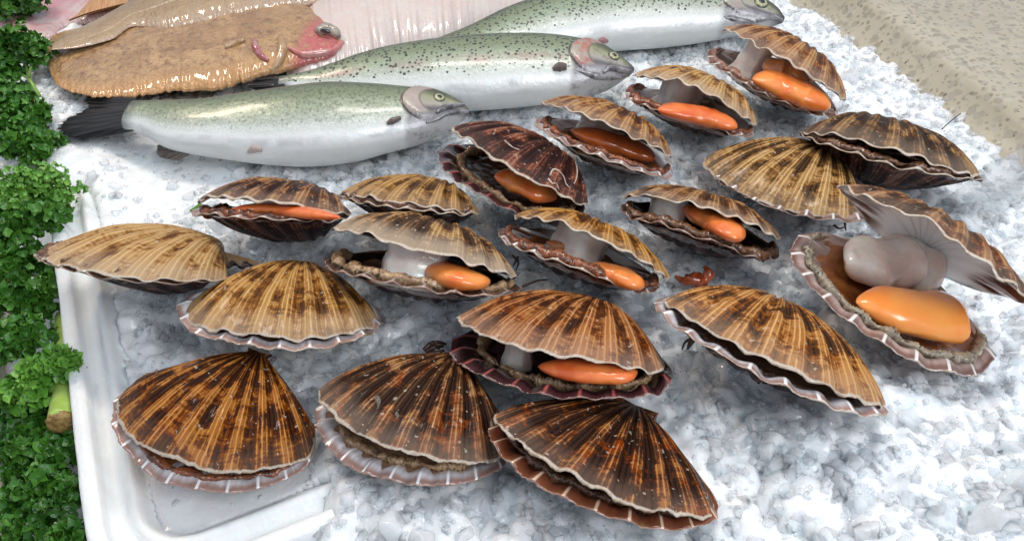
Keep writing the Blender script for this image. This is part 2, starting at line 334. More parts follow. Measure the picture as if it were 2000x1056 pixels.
# ------------------------------------------------------------------ poses of the scallops (pose, valve shape, gape) and their lip waves in mm
POSES = {
  'A': [-0.1888, 0.0051, 0.0099, -0.7111, -0.5101, -0.2309, 0.1217, 0.9029, 0.1481, 0.0349, 1.007, -0.0213, 0.1648, 0.5082, 0.9377, 0.4433, 0.0037, 0.0432],
  'B': [-0.1331, -0.0117, 0.0117, -0.0095, -0.3058, 0.1077, 0.1156, 0.8482, 0.1391, 0.0538, 1.0324, 0.0356, 0.2085, 0.5593, 0.8664, 0.508, -0.0148, 0.0471],
  'C': [-0.1416, -0.0895, 0.0175, -0.1597, -0.0067, 0.2137, 0.1068, 0.8124, 0.116, 0.1734, 1.0299, -0.0411, 0.194, 0.5315, 0.9055, 0.5652, 0.014, -0.0319],
  'D': [-0.0304, -0.0903, 0.0138, -0.4052, -0.1099, -0.0392, 0.1106, 0.8082, 0.1224, 0.213, 1.0283, 0.0143, 0.2142, 0.561, 0.8551, 0.5602, 0.0987, 0.0232],
  'E': [0.0528, -0.0482, 0.0102, -0.4411, -0.3389, -0.1437, 0.1235, 0.8464, 0.1261, 0.1931, 1.0546, -0.0143, 0.2126, 0.5701, 0.8691, 0.4966, 0.0463, -0.0514],
  'F': [0.0661, -0.1226, 0.0116, -0.4389, -0.3826, 0.0352, 0.1201, 0.8067, 0.0752, 0.1107, 1.0194, 0.0081, 0.1605, 0.547, 0.8374, 0.5486, 0.0497, -0.0048],
  'G': [0.1549, -0.0539, 0.016, -0.3805, -0.4477, 0.1847, 0.1258, 0.8684, 0.1327, 0.0697, 1.0518, 0.0112, 0.1879, 0.5616, 0.8596, 0.5088, 0.0138, 0.0335],
  'H': [0.2529, -0.013, 0.0211, -0.6391, -0.1968, 0.2109, 0.1204, 0.884, 0.1696, 0.5993, 1.0425, -0.0141, 0.1901, 0.5476, 0.9626, 0.5104, 0.0065, -0.0211],
  'I': [0.283, 0.139, 0.0076, -0.3105, -0.4282, 0.092, 0.1251, 0.8964, 0.1659, 0.077, 1.0261, 0.02, 0.2104, 0.5286, 0.9397, 0.5246, 0.0271, 0.0154],
  'J': [0.1679, 0.2032, 0.0098, -0.5653, -0.3181, 0.0558, 0.1075, 0.8862, 0.1503, 0.234, 1.032, -0.0106, 0.2054, 0.5368, 0.9388, 0.533, 0.0641, 0.0024],
  'K': [0.2484, 0.2444, 0.0174, -0.6475, -0.2335, 0.1754, 0.1188, 0.8707, 0.1638, 0.2864, 1.035, 0.0094, 0.1946, 0.5389, 0.8983, 0.5375, 0.0457, 0.0029],
  'L': [0.0903, 0.1505, 0.0107, -0.4785, -0.3759, 0.1362, 0.1101, 0.8708, 0.142, 0.2346, 1.0376, 0.0364, 0.199, 0.5369, 0.8991, 0.5201, -0.0036, -0.033],
  'M': [0.0322, 0.1037, 0.0116, -0.6216, -0.3196, 0.1182, 0.1147, 0.8748, 0.1622, 0.2689, 1.0218, -0.0081, 0.1963, 0.5395, 0.9225, 0.5345, 0.0668, 0.0092],
  'N': [0.2341, 0.1116, 0.0158, -0.6904, -0.1333, -0.0706, 0.1227, 0.8849, 0.147, 0.0349, 1.0154, 0.0118, 0.1956, 0.565, 0.8909, 0.494, 0.0466, -0.0797],
  'O': [0.1369, 0.0549, 0.0075, -0.3551, -0.4349, 0.1001, 0.1046, 0.8808, 0.1086, 0.2047, 1.0352, 0.0213, 0.2039, 0.5319, 0.9071, 0.5265, -0.0338, -0.0127],
  'P': [0.0553, 0.022, 0.008, -0.2608, -0.4827, 0.1848, 0.1051, 0.8619, 0.1174, 0.2309, 1.029, -0.0327, 0.1935, 0.5347, 0.9125, 0.4896, 0.0555, 0.0442],
  'Q': [-0.0472, 0.0099, 0.0066, -0.1252, -0.5299, 0.0869, 0.1172, 0.8694, 0.1668, 0.2158, 1.0314, 0.0228, 0.189, 0.5441, 0.9166, 0.5378, 0.0848, -0.0172],
  'R': [-0.0453, 0.0671, 0.006, -0.5281, -0.5487, -0.1777, 0.1026, 0.8555, 0.1589, 0.0473, 1.0252, -0.0123, 0.2044, 0.5134, 0.8908, 0.4872, -0.0059, 0.0038],
  'S': [-0.1341, 0.0561, 0.0087, -0.4721, -0.5373, -0.2058, 0.1068, 0.8753, 0.145, 0.1302, 1.0248, 0.0047, 0.2037, 0.5286, 0.9386, 0.5275, 0.0287, 0.0391],
}
LIPS = {
  'A': [[-0.9,-1.1,-1.4,-1.8,-2.3,-3.0,-3.9,-4.9,-6.3,-8.2,-9.6,-8.8,-7.4,-6.1,-5.0,-4.1,-3.3,-2.7,-2.3,-2.0,-1.5,-0.9,-0.4,-0.1,0.0,0.0,-0.1,-0.2,-0.4,-0.3,-0.0,0.3,0.5,0.6,0.6,0.5,0.3,-0.2,-0.9,-1.6,-1.9],[-0.9,-1.1,-1.4,-1.8,-2.3,-3.0,-3.8,-4.9,-6.3,-8.1,-9.5,-8.4,-6.0,-3.9,-2.6,-1.9,-1.6,-1.2,-0.5,0.2,0.6,0.9,1.1,1.1,0.9,0.8,0.8,0.8,0.7,0.5,0.2,0.1,0.1,0.0,-0.2,-0.2,-0.3,-0.5,-0.5,-0.4,-0.3]],
  'B': [[-3.5,-4.2,-5.5,-7.0,-8.0,-6.7,-5.1,-4.2,-3.5,-3.0,-2.6,-2.3,-1.9,-0.7,0.5,0.4,-0.3,-0.1,0.8,1.4,1.3,0.7,-0.3,-1.3,-1.5,-0.9,-0.3,-0.3,-0.6,-0.9,-1.2,-1.5,-1.7,-2.1,-2.8,-3.8,-5.4,-7.5,-9.0,-7.9,-6.4],[0.1,0.2,0.2,0.3,0.3,0.4,0.5,0.7,0.6,-0.4,-1.0,-1.0,-0.5,-0.0,0.3,0.7,0.9,0.8,0.4,-0.1,-0.1,-0.1,-0.1,-0.1,0.1,0.1,0.1,-0.1,-0.1,0.1,0.3,0.2,0.1,0.2,0.0,-0.4,-0.4,-0.3,-0.3,-0.2,-0.2]],
  'C': [[-2.6,-3.2,-4.1,-5.2,-6.7,-8.6,-9.9,-8.9,-8.0,-6.4,-4.6,-3.3,-2.4,-1.8,-1.0,-0.1,0.7,1.3,2.0,2.2,1.4,-0.2,-1.0,-0.9,-0.7,-0.4,-0.2,-0.2,-0.2,0.4,1.0,0.9,0.0,-1.1,-2.1,-3.5,-5.6,-7.3,-6.5,-5.0,-4.1],[0.4,0.5,0.7,0.9,1.2,1.5,1.9,2.4,3.1,4.0,5.2,5.2,1.8,-1.0,-1.3,-1.4,-1.7,-1.8,-1.9,-1.7,-1.0,-0.5,-0.3,0.0,0.1,-0.0,0.1,0.6,1.1,1.6,1.8,1.8,1.5,0.9,0.1,0.4,0.4,0.3,0.3,0.2,0.2]],
  'D': [[-4.6,-5.6,-7.2,-9.2,-10.5,-8.5,-5.8,-3.6,-2.0,-0.7,0.1,0.6,0.7,0.4,-0.2,-0.6,-0.2,0.1,-0.0,-0.4,-0.4,-0.2,0.2,0.7,1.0,0.8,0.1,-0.6,-1.1,-1.5,-1.6,-1.4,-1.4,-1.9,-2.6,-3.4,-4.1,-3.6,-2.8,-2.2,-1.8],[-1.6,-1.9,-2.5,-3.2,-4.1,-5.3,-4.8,-0.8,-0.1,-0.2,-0.7,-1.6,-1.5,-1.3,-1.4,-1.3,-0.9,-0.6,-0.4,-0.1,0.0,0.0,0.2,0.4,0.5,0.4,0.6,0.7,0.6,0.5,0.5,0.5,0.3,0.1,0.1,-0.4,-1.5,-2.4,-2.2,-1.7,-1.4]],
  'E': [[-5.0,-6.1,-7.9,-8.9,-7.0,-4.5,-3.0,-2.4,-2.1,-2.1,-1.8,-1.1,-0.5,-0.8,-1.2,-1.0,-0.7,-0.8,-1.0,-0.6,0.1,0.2,-0.2,-0.4,0.1,0.8,1.3,1.0,0.5,0.4,0.3,-0.2,-1.1,-2.3,-3.5,-4.3,-5.1,-6.4,-8.1,-9.3,-8.4],[-4.6,-5.7,-7.3,-9.3,-10.2,-6.9,-3.5,-2.3,-1.9,-1.3,-1.0,-0.6,-0.1,0.2,0.4,0.3,0.1,0.0,-0.0,-0.1,-0.1,-0.1,-0.2,-0.2,-0.1,0.0,0.2,0.4,0.5,0.5,0.5,0.3,-0.1,-0.6,-1.0,-1.6,-1.4,0.5,-1.5,-4.4,-4.6]],
  'F': [[-7.1,-8.7,-9.9,-7.9,-5.4,-3.6,-2.4,-1.6,-1.1,-0.8,-0.4,-0.2,-0.0,0.0,0.1,0.1,0.1,0.6,1.7,2.4,1.6,0.7,1.1,1.2,-0.3,-1.8,-1.7,-1.2,-0.7,-0.1,0.3,0.0,-0.9,-1.5,-2.0,-2.7,-3.4,-4.9,-7.7,-10.4,-9.7],[-7.7,-9.4,-10.3,-6.7,-2.9,-0.8,0.1,0.5,0.5,0.0,-0.3,-0.2,-0.1,-0.1,-0.0,-0.1,-0.1,0.3,0.7,0.9,0.8,0.5,0.4,0.3,0.3,0.3,0.3,0.1,-0.1,-0.4,-0.7,-0.8,-0.5,-0.2,0.3,0.5,0.5,-0.7,-4.3,-8.7,-8.7]],
  'G': [[-11.1,-9.3,-7.4,-5.8,-4.4,-3.3,-2.3,-1.5,-1.0,-1.0,-1.3,-1.0,-0.2,0.0,-0.2,0.2,0.7,0.2,-0.2,0.6,1.2,0.9,0.4,0.2,0.7,0.6,-0.1,-0.5,-0.8,-1.2,-1.7,-2.0,-2.2,-2.5,-3.2,-4.2,-5.5,-7.1,-8.4,-7.3,-6.0],[-8.4,-8.9,-6.5,-3.8,-2.0,-1.0,-0.5,-0.2,-0.1,-0.2,-0.2,-0.0,0.2,0.5,0.9,1.2,1.4,1.4,1.0,0.6,0.6,0.8,0.8,0.6,0.3,0.1,-0.2,-0.2,-0.3,-0.5,-0.5,-0.7,-0.8,-0.4,-0.3,-0.9,-2.7,-5.9,-9.0,-8.2,-6.7]],
  'H': [[9.6,7.2,4.9,3.3,2.1,1.4,1.2,0.9,0.5,-0.3,-1.1,-1.1,-0.7,-0.4,-0.7,-0.7,0.6,2.4,3.0,2.7,1.7,0.4,-0.3,0.1,0.8,0.4,-0.6,-0.3,0.0,-0.1,0.1,0.7,1.2,1.4,1.6,2.1,3.1,4.6,6.7,8.5,7.8],[0.5,0.6,0.8,1.2,1.0,-2.0,-2.0,-1.5,-1.4,-1.0,-0.5,-0.3,-0.1,0.3,0.5,0.6,0.5,0.2,-0.0,0.3,0.7,0.9,0.7,0.2,-0.2,-0.4,-0.6,-0.6,-0.4,-0.2,-0.1,-0.2,-0.7,-1.2,-1.9,-1.6,2.6,3.2,2.2,1.2,0.3]],
  'I': [[-4.9,-5.4,-5.4,-5.2,-5.2,-5.2,-4.9,-4.1,-3.0,-1.8,-0.8,-0.5,-0.3,0.2,0.5,0.4,-0.1,-0.2,0.5,1.1,1.0,0.6,0.1,-0.4,-1.0,-1.4,-1.8,-1.9,-2.0,-1.9,-1.9,-1.8,-1.7,-1.7,-1.7,-1.7,-1.8,-2.0,-2.2,-2.4,-2.5],[-3.9,-2.8,-1.8,-1.0,-0.4,-0.1,0.1,0.1,-0.0,-0.2,-0.1,-0.0,0.1,0.2,0.1,-0.1,-0.3,-0.5,-0.5,-0.5,-0.4,-0.1,0.2,0.4,0.6,0.7,0.9,1.1,1.3,1.4,1.5,1.4,1.2,0.9,0.3,-0.2,-0.8,-1.7,-2.8,-4.1,-5.4]],
  'J': [[-2.6,-3.5,-4.7,-5.9,-6.8,-7.2,-7.2,-7.0,-6.4,-5.6,-4.7,-3.9,-3.2,-2.5,-1.7,-0.8,0.6,2.2,3.5,3.9,3.9,3.9,3.4,2.8,2.8,3.0,2.7,1.6,0.4,-0.5,-1.2,-1.8,-2.4,-2.9,-3.4,-3.8,-4.1,-4.2,-4.2,-4.0,-3.7],[-3.5,-4.3,-5.6,-7.2,-9.2,-10.9,-10.5,-9.3,-8.2,-7.1,-5.9,-4.7,-3.5,-2.4,-1.3,-0.6,-0.4,-0.1,0.6,1.5,2.3,2.9,2.9,2.8,2.9,3.1,3.0,2.4,1.4,-0.0,-1.3,-1.9,-2.1,-2.4,-2.9,-3.3,-3.4,-3.7,-5.3,-7.9,-10.6]],
  'K': [[-0.7,-0.7,-1.4,-2.1,-2.5,-2.6,-2.4,-2.1,-1.6,-1.0,-0.5,-0.5,-0.7,-0.6,-0.0,0.3,-0.3,-0.7,-0.1,0.6,0.7,0.6,0.9,0.9,0.2,-0.4,-0.3,-0.1,-0.5,-1.1,-1.1,-1.0,-1.4,-2.0,-2.5,-3.0,-3.3,-3.5,-3.5,-3.3,-3.0],[-5.4,-6.6,-8.5,-9.8,-8.6,-6.8,-5.4,-4.3,-3.6,-3.1,-2.7,-2.2,-1.4,-0.6,0.1,0.5,0.6,0.6,0.5,0.5,0.5,0.4,0.4,0.6,0.8,0.9,0.9,0.7,0.5,0.1,-0.4,-0.8,-0.9,-0.9,-1.2,-1.8,-2.7,-3.6,-5.0,-7.8,-10.9]],
  'L': [[-1.7,-2.4,-3.2,-3.7,-4.0,-4.1,-4.1,-3.9,-3.7,-3.3,-2.9,-2.4,-1.8,-1.3,-0.9,-0.5,0.1,0.6,0.5,0.0,0.1,0.9,1.2,0.8,0.9,1.0,0.3,-0.4,-0.1,0.2,-0.3,-0.3,0.1,-0.7,-1.9,-2.5,-2.8,-3.0,-3.1,-3.1,-3.0],[-6.6,-8.1,-9.4,-8.1,-6.1,-4.7,-3.5,-2.7,-2.2,-1.7,-1.2,-0.7,-0.4,-0.1,0.1,0.2,0.2,0.2,0.6,0.9,1.1,1.0,0.9,1.0,1.0,1.0,0.8,0.5,0.0,-0.4,-0.8,-1.3,-1.6,-1.9,-2.3,-3.0,-3.9,-5.1,-6.6,-8.6,-10.4]],
  'M': [[-11.1,-10.1,-9.4,-8.7,-7.7,-6.4,-5.2,-4.3,-3.6,-3.1,-2.8,-2.3,-1.5,-0.7,0.1,0.8,1.1,0.1,-0.8,-0.5,0.1,0.3,0.3,0.1,-0.1,-0.5,-0.6,0.0,0.7,1.3,1.4,0.5,-0.5,-1.0,-1.2,-1.5,-1.5,-1.4,-2.0,-3.4,-5.2],[-0.3,-0.4,-0.6,-1.2,-1.2,-0.7,-0.5,-0.8,-0.2,-0.5,-0.6,-1.0,-1.4,-1.0,-0.5,-0.3,-0.1,0.3,0.8,1.2,1.4,1.3,0.9,0.2,-0.3,-0.4,-0.3,-0.2,-0.2,-0.1,-0.1,-0.1,-0.1,-0.0,-0.0,-0.0,-0.0,-0.0,-0.0,-0.0,-0.0]],
  'N': [[-3.4,-4.2,-5.3,-6.9,-8.8,-10.1,-8.5,-6.4,-4.9,-3.6,-2.5,-1.7,-1.1,-0.9,-0.9,-1.2,-1.6,-1.4,-1.1,-0.8,-0.6,-0.4,-0.5,-0.7,-0.8,-0.6,-0.3,-0.1,-0.1,-0.2,-0.3,-0.6,-0.9,-1.1,-1.6,-2.4,-3.2,-4.1,-6.5,-9.2,-8.7],[-3.3,-4.0,-5.2,-6.7,-7.4,-5.3,-2.7,-0.7,0.8,1.8,2.4,2.7,3.0,3.1,3.1,2.8,2.3,2.0,1.9,1.9,1.7,1.4,1.0,1.0,1.1,1.1,1.0,0.8,0.9,0.9,0.8,0.4,-0.1,-0.1,-0.1,-0.1,-0.1,-0.1,-0.0,-0.0,-0.0]],
  'O': [[-2.8,-3.9,-4.9,-5.5,-5.7,-5.6,-5.2,-4.6,-3.9,-3.0,-2.0,-1.0,-0.0,0.3,-0.3,-0.8,0.2,1.3,1.7,2.0,1.9,1.8,1.5,1.1,0.9,0.8,0.7,0.4,0.0,-0.7,-1.7,-2.7,-3.4,-3.9,-4.2,-4.4,-4.6,-4.6,-4.5,-4.2,-3.8],[-5.5,-6.7,-8.7,-10.3,-9.8,-8.6,-7.4,-6.3,-5.1,-3.8,-2.6,-1.3,-0.0,1.1,2.1,2.9,3.5,3.4,2.9,2.5,2.2,2.4,2.9,3.1,2.4,1.2,0.0,-0.6,-1.1,-1.6,-2.4,-3.3,-4.2,-5.2,-6.2,-7.3,-8.5,-9.7,-10.2,-8.7,-7.0]],
  'P': [[-3.3,-4.6,-5.9,-6.6,-6.8,-6.5,-5.8,-5.0,-4.0,-2.8,-1.6,-0.9,-0.8,0.1,1.4,2.5,2.1,1.2,0.8,1.5,2.1,1.5,0.6,0.6,0.4,0.1,-0.2,-0.4,-0.8,-1.5,-2.2,-2.9,-3.5,-4.0,-4.5,-4.8,-4.9,-4.8,-4.5,-3.9,-3.2],[-5.5,-6.8,-8.7,-10.3,-9.8,-8.6,-7.3,-6.2,-5.0,-4.0,-3.1,-2.3,-1.5,-0.8,-0.2,0.3,0.8,1.3,1.9,2.2,2.2,2.0,1.8,1.6,1.2,0.8,0.3,-0.2,-0.8,-1.5,-2.3,-3.2,-3.8,-3.3,-2.6,-2.0,-1.6,-1.2,-0.9,-0.7,-0.6]],
  'Q': [[-0.2,-0.9,-1.5,-1.8,-2.0,-2.1,-2.0,-1.8,-1.5,-1.2,-0.8,-0.4,0.1,0.6,0.8,1.0,0.7,-0.3,-0.9,-0.8,-0.8,-1.0,-1.0,0.1,1.2,1.1,0.4,-0.1,-0.2,-0.6,-1.1,-1.1,-0.9,-1.2,-1.7,-2.0,-2.2,-2.3,-2.3,-2.2,-1.8],[-7.1,-8.8,-10.1,-8.6,-6.5,-5.0,-3.9,-3.2,-2.8,-2.4,-1.8,-1.1,-0.5,0.0,0.5,0.8,0.8,0.6,0.5,0.6,0.8,0.8,0.6,0.4,0.2,-0.0,-0.3,-0.5,-0.8,-0.9,-0.6,-0.2,0.1,0.4,0.1,-0.9,-1.7,-2.4,-4.0,-6.5,-9.0]],
  'R': [[-2.6,-2.9,-3.2,-3.0,-2.5,-1.9,-1.5,-1.2,-1.0,-0.9,-0.9,-0.9,-1.1,-1.1,-0.9,-0.6,-0.1,0.3,0.8,0.9,0.1,-0.7,-0.9,-0.3,0.3,0.6,0.2,-0.4,-0.6,-0.4,-0.3,-0.5,-1.0,-1.7,-2.2,-2.3,-2.2,-2.2,-2.2,-2.4,-2.6],[-6.6,-5.8,-4.9,-4.0,-3.2,-2.3,-1.6,-1.0,-0.7,-0.6,-0.6,-0.4,-0.2,-0.1,-0.0,-0.0,-0.1,-0.1,-0.1,0.0,0.1,0.2,0.2,0.2,0.2,0.3,0.3,0.4,0.4,0.3,0.3,0.2,0.1,-0.0,-0.1,-0.1,-0.2,-0.3,-0.6,-0.8,-0.8]],
  'S': [[0.1,-0.5,-0.9,-1.1,-1.5,-2.8,-4.2,-5.1,-5.5,-5.6,-5.5,-5.1,-4.3,-3.3,-2.1,-1.2,-1.0,-0.9,-0.7,-0.5,-0.1,0.3,0.4,0.4,-0.0,-0.4,0.0,0.8,0.6,0.0,-0.8,-1.5,-1.7,-1.4,-1.3,-1.7,-2.0,-1.7,-1.4,-1.2,-1.1],[-9.1,-7.6,-6.3,-5.4,-5.1,-5.1,-5.1,-4.9,-4.6,-4.2,-3.8,-3.2,-2.6,-1.9,-1.2,-0.4,0.3,0.8,0.8,0.8,0.6,0.1,-0.4,-0.1,0.5,1.0,0.8,0.3,0.0,0.0,0.1,0.1,-0.2,-0.5,-0.8,-0.7,-0.6,-0.4,-0.3,-0.3,-0.2]],
}


def outl(th, W, L, e):
    a = .5*W; yc = e*L; b = L-yc; c = np.cos(th); s = np.sin(th)
    A = (s/a)**2+(c/b)**2; B = 2*yc*c/b/b; C = (yc/b)**2-1
    return (1-.13*np.abs(th/np.abs(th).max())**9)*(B+np.sqrt(np.maximum(B*B-4*A*C, 0)))/(2*A)
NRIB = 11
EAR = {'A': 1.1, 'B': .4, 'C': .25, 'D': .3, 'N': .4, 'G': .4, 'E': .5, 'F': .4}
class Valve:
    def __init__(s, k, upper):
        x,y,z,yaw,pitch,roll,W,ra,Hu,g,ls,yo,Hl,e,tm,pe,ur,uy = POSES[k]
        B = Rm(2,yaw)@Rm(0,pitch)@Rm(1,roll); s.T = np.array([x,y,z]); s.upper = upper; s.tm = tm; s.e = e; s.pe = pe
        if upper: s.M = B@Rm(2,uy)@Rm(1,ur)@Rm(0,-g); s.W = W; s.L = W*ra; s.H = max(Hu, .05)*W; s.sg = 1; s.dz = np.clip(LIPS[k][0], -5.5, 4)*.001
        else: s.M = B@Rm(2,yo); s.W = W*ls; s.L = W*ls*ra; s.H = Hl*W; s.sg = -1; s.dz = np.clip(LIPS[k][1], -3, 3)*.001
        s.k = k
    def local(s, u, r, inner=False, rib=1.0):
        """u in -1..1, r 0..1 arrays -> local coords"""
        th = u*s.tm; d = outl(th, s.W, s.L, s.e)*r; pe = s.pe
        rm = math.sqrt(pe/(pe+2)); P = np.maximum(r, 1e-6)**pe*(1-r**2)/(rm**pe*(1-rm**2))
        side = np.maximum(1-np.abs(u)**3, 0)**.6
        if not s.upper: q_ = np.minimum(r/.925, 1); P = np.maximum(q_, 1e-6)**.6*(1-q_**2)**1.25/.53
        z = s.H*P*side
        ws = s.W*1000 % 7; cosr = np.cos(2*math.pi*NRIB*(u+1)/2+.9*(vnoise(u*3+ws, 0*u, .45, 3)-.5)); am = .45+1.1*vnoise(u*3+ws, r*.0, .33, 8)
        ribw = s.W*.0125*rib*am*cosr*r**.8*(1-.45*r**5)*np.clip((1-np.abs(u))*6, 0, 1)*(1 if inner is False else .5+.9*sstep(.6, .95, r))
        z = z+ribw*(1 if s.upper else -1)
        rr = d*(1+.005*rib*am*cosr*r**4+(.022*(vnoise(u*3+ws, 0*u, .5, 12)-.5))*r**3)
        # growth terraces
        if not inner: z = z+s.W*.0022*np.sin(r*19+2*np.sin(u*2+s.W*900))*sstep(.15, .5, r)*side
        if inner: z = z-.0016*(1-.55*r**6)
        z = z*s.sg
        z = z+np.interp(u, np.linspace(-1, 1, 41), s.dz)*r**4
        return np.stack([rr*np.sin(th), -rr*np.cos(th), z], -1)
    def world(s, L): return L@s.M.T+s.T
    def at(s, u, r, inner=True): return s.world(s.local(np.atleast_1d(np.float64(u)), np.atleast_1d(np.float64(r)), inner))[0]
    def plane_hit(s, px, py, off=0.0):
        n = s.M[:, 2]; p0 = s.T+n*off; d = ray(px, py); return CAM+d*(((p0-CAM)@n)/(d@n))
    def build(s, name, mats, parent, nu=196, nv=58):
        u = np.linspace(-1, 1, nu)[:, None]+np.zeros((1, nv)); r = np.zeros((nu, 1))+np.linspace(0, 1, nv)[None]**.85
        rs = np.random.RandomState(int(s.W*1e5)+s.upper)
        O = s.local(u, r, False); I = s.local(u, r, True)
        chip = vnoise(u*3+7*s.W*100, r*0, .07, 3)*.012+vnoise(u*3, r*0+s.W*10, .022, 5)*.006
        O[..., :2] *= (1-(chip*sstep(.93, 1, r)))[..., None]; I[..., :2] *= (1-(chip*sstep(.93, 1, r)))[..., None]
        nn = nu*nv
        UV = np.stack([(u+1)/2, r], -1).reshape(-1, 2)
        V = [O.reshape(-1, 3), I.reshape(-1, 3)]; uvs = [UV, UV]
        flip = s.upper
        F = [grid_faces(nu, nv, 0, not flip), grid_faces(nu, nv, nn, flip)]
        mi = [np.zeros(len(F[0]), int), np.ones(len(F[1]), int)]
        # lip strip
        a = np.arange(nu-1)*nv+nv-1; b = a+nv; f = np.stack([a, b, b+nn, a+nn], -1); F.append(f if flip else f[:, ::-1]); mi.append(np.full(len(f), 2))
        for side in (0, nu-1):
            a = side*nv+np.arange(nv-1); f = np.stack([a, a+1, a+1+nn, a+nn], -1); F.append(f if (side == 0) == flip else f[:, ::-1]); mi.append(np.full(len(f), 0))
        # ears beside the beak
        base = 2*nn
        ea, eb = 12, 10
        for sd in (-1, 1):
            A = np.linspace(0, 1, ea)[:, None]; Bq = np.linspace(0, 1, eb)[None]
            ray_ = np.array([sd*math.sin(s.tm), -math.cos(s.tm)]); 
            hinge = np.array([sd*.98, -.02])
            rad = s.W*(.27-.03*A)*EAR.get(s.k, .62)
            dirx = hinge[0]*(1-A)+ray_[0]*A*.98; diry = hinge[1]*(1-A)+ray_[1]*A
            X = dirx*rad*Bq; Y = diry*rad*Bq
            Z = (s.W*.010*np.cos(A*math.pi*5)*Bq+s.W*.012)*s.sg
            Q = np.stack([X, Y, Z], -1)
            Q2 = Q.copy(); Q2[..., 2] -= .0014*s.sg
            for q, inn in ((Q, 0), (Q2, 1)):
                V.append(q.reshape(-1, 3)); uvs.append(np.stack([.5+sd*.4+0*A*Bq, .55+.4*Bq+0*A], -1).reshape(-1, 2))
                fl = (sd > 0) != (not flip); fl = fl if not inn else not fl
                f = grid_faces(ea, eb, base, fl); F.append(f); mi.append(np.full(len(f), inn)); base += ea*eb
        V = np.vstack(V)
        return mesh_obj(name, s.world(V), np.vstack(F), mats, parent, np.vstack(uvs), np.concatenate(mi))

M_LIP = mat_simple('shell_edge', (.74, .66, .56), .35, (.46, .32, .20), 200, .0004, 0, .4)
M_LIPD = mat_simple('dark_shell_edge', (.34, .17, .11), .35, (.62, .45, .38), 200, .0004, 0, .4)
INN = {
 'white': mat_inner('pearl_inside', (.80,.75,.76), (.92,.90,.90), (.40,.26,.18), (.32,.15,.10)),
 'brown': mat_inner('brown_inside', (.20,.05,.02), (.66,.46,.32), (.08,.028,.016), (.20,.065,.03), seed=4.0),
 'maroon': mat_inner('maroon_inside', (.030,.010,.012), (.30,.08,.07), (.03,.010,.010), (.07,.022,.024), seed=7.0),
 'mauve': mat_inner('mauve_inside', (.50,.36,.32), (.80,.76,.72), (.14,.06,.035), (.16,.07,.05), seed=9.0),
 'dark': mat_inner('dark_inside', (.05,.03,.025), (.35,.28,.24), (.02,.012,.01), (.10,.05,.03), seed=11.0),
 'cream': mat_inner('cream_inside', (.88,.86,.85), (.92,.90,.90), (.90,.88,.87), (.20,.07,.03), seed=13.0, trans=.5),
}
M_ROE = [mat_flesh('orange_roe', (.92,.32,.075), (.80,.18,.03), .28, .5, .003, 55, .0009, coat=.5),
         mat_flesh('red_roe', (.88,.25,.06), (.72,.13,.025), .28, .5, .003, 55, .0009, coat=.5),
         mat_flesh('bright_roe', (.97,.36,.075), (.94,.29,.05), .26, .5, .004, 30, .0005, coat=.6),
         mat_flesh('amber_roe', (.60,.13,.012), (.42,.09,.012), .15, .7, .004, 40, .0004, coat=.7)]
M_MUSCLE = mat_flesh('muscle_flesh', (.93,.86,.78), (.80,.66,.58), .2, .9, .006, 60, .0016, coat=.6)
M_GUT = mat_flesh('gut_flesh', (.62,.22,.03), (.45,.17,.05), .12, .7, .004, 70, .001, coat=.8)
M_MANT = {
 'tan': mat_flesh('tan_mantle', (.54,.35,.19), (.32,.18,.09), .25, .3, .002, 160, .0016, (.04,.025,.015)),
 'grey': mat_flesh('grey_mantle', (.40,.34,.24), (.26,.21,.15), .25, .3, .002, 160, .0016, (.05,.04,.03)),
 'brown': mat_flesh('brown_mantle', (.20,.09,.04), (.11,.045,.02), .22, .3, .002, 160, .0016, (.03,.015,.01)),
 'rust': mat_flesh('rust_mantle', (.34,.10,.035), (.13,.045,.02), .2, .3, .002, 160, .0018, (.03,.015,.01)),
 'pink': mat_flesh('pink_mantle', (.42,.22,.15), (.24,.11,.07), .2, .4, .002, 160, .0016, (.10,.04,.03)),
}

def blob(name, P, R, mat, parent, flat=1.0, nrm=None, n=22, seed=0, lump=.04):
    """lofted sausage through points P with radii R; flattened along nrm"""
    P = spline(P, 34); t = np.linspace(0, 1, 34); R = np.interp(t, np.linspace(0, 1, len(R)), R)
    cap = np.sqrt(np.clip(1-np.clip((.26-t)/.26, 0, 1)**2, 0, 1))**1.15*np.sqrt(np.clip(1-np.clip((t-.76)/.24, 0, 1)**2, 0, 1))
    R = R*np.maximum(cap, .03)
    nrm = np.array([0, 0, 1.0]) if nrm is None else nrm
    T = np.gradient(P, axis=0); T /= np.linalg.norm(T, axis=1)[:, None]
    V = []
    for i in range(34):
        s = np.cross(T[i], nrm); s /= np.linalg.norm(s); up = np.cross(s, T[i])
        for k in range(n):
            a = 2*math.pi*k/n; w = 1+lump*math.sin(3*a+i*.35+seed)+lump*.6*math.sin(2*a-i*.22+seed*2)+lump*math.sin(i*.5+seed)
            w += .09*(float(vnoise(i*.16+seed, 2.2*math.cos(a)+seed*.3, 1.0, 2))-.5)+.07*(float(vnoise(i*.5, 4*math.sin(a)+seed, 1.0, 5))-.5)
            V.append(P[i]+R[i]*w*(math.cos(a)*s+flat*math.sin(a)*up))
    V = np.array(V); F = grid_faces(34, n, 0, True).tolist()
    F = []
    for i in range(33):
        for k in range(n): F.append((i*n+k, (i+1)*n+k, (i+1)*n+(k+1) % n, i*n+(k+1) % n))
    F.append(tuple(range(n))); F.append(tuple(33*n+k for k in range(n))[::-1])
    return mesh_obj(name, V, F, mat, parent)

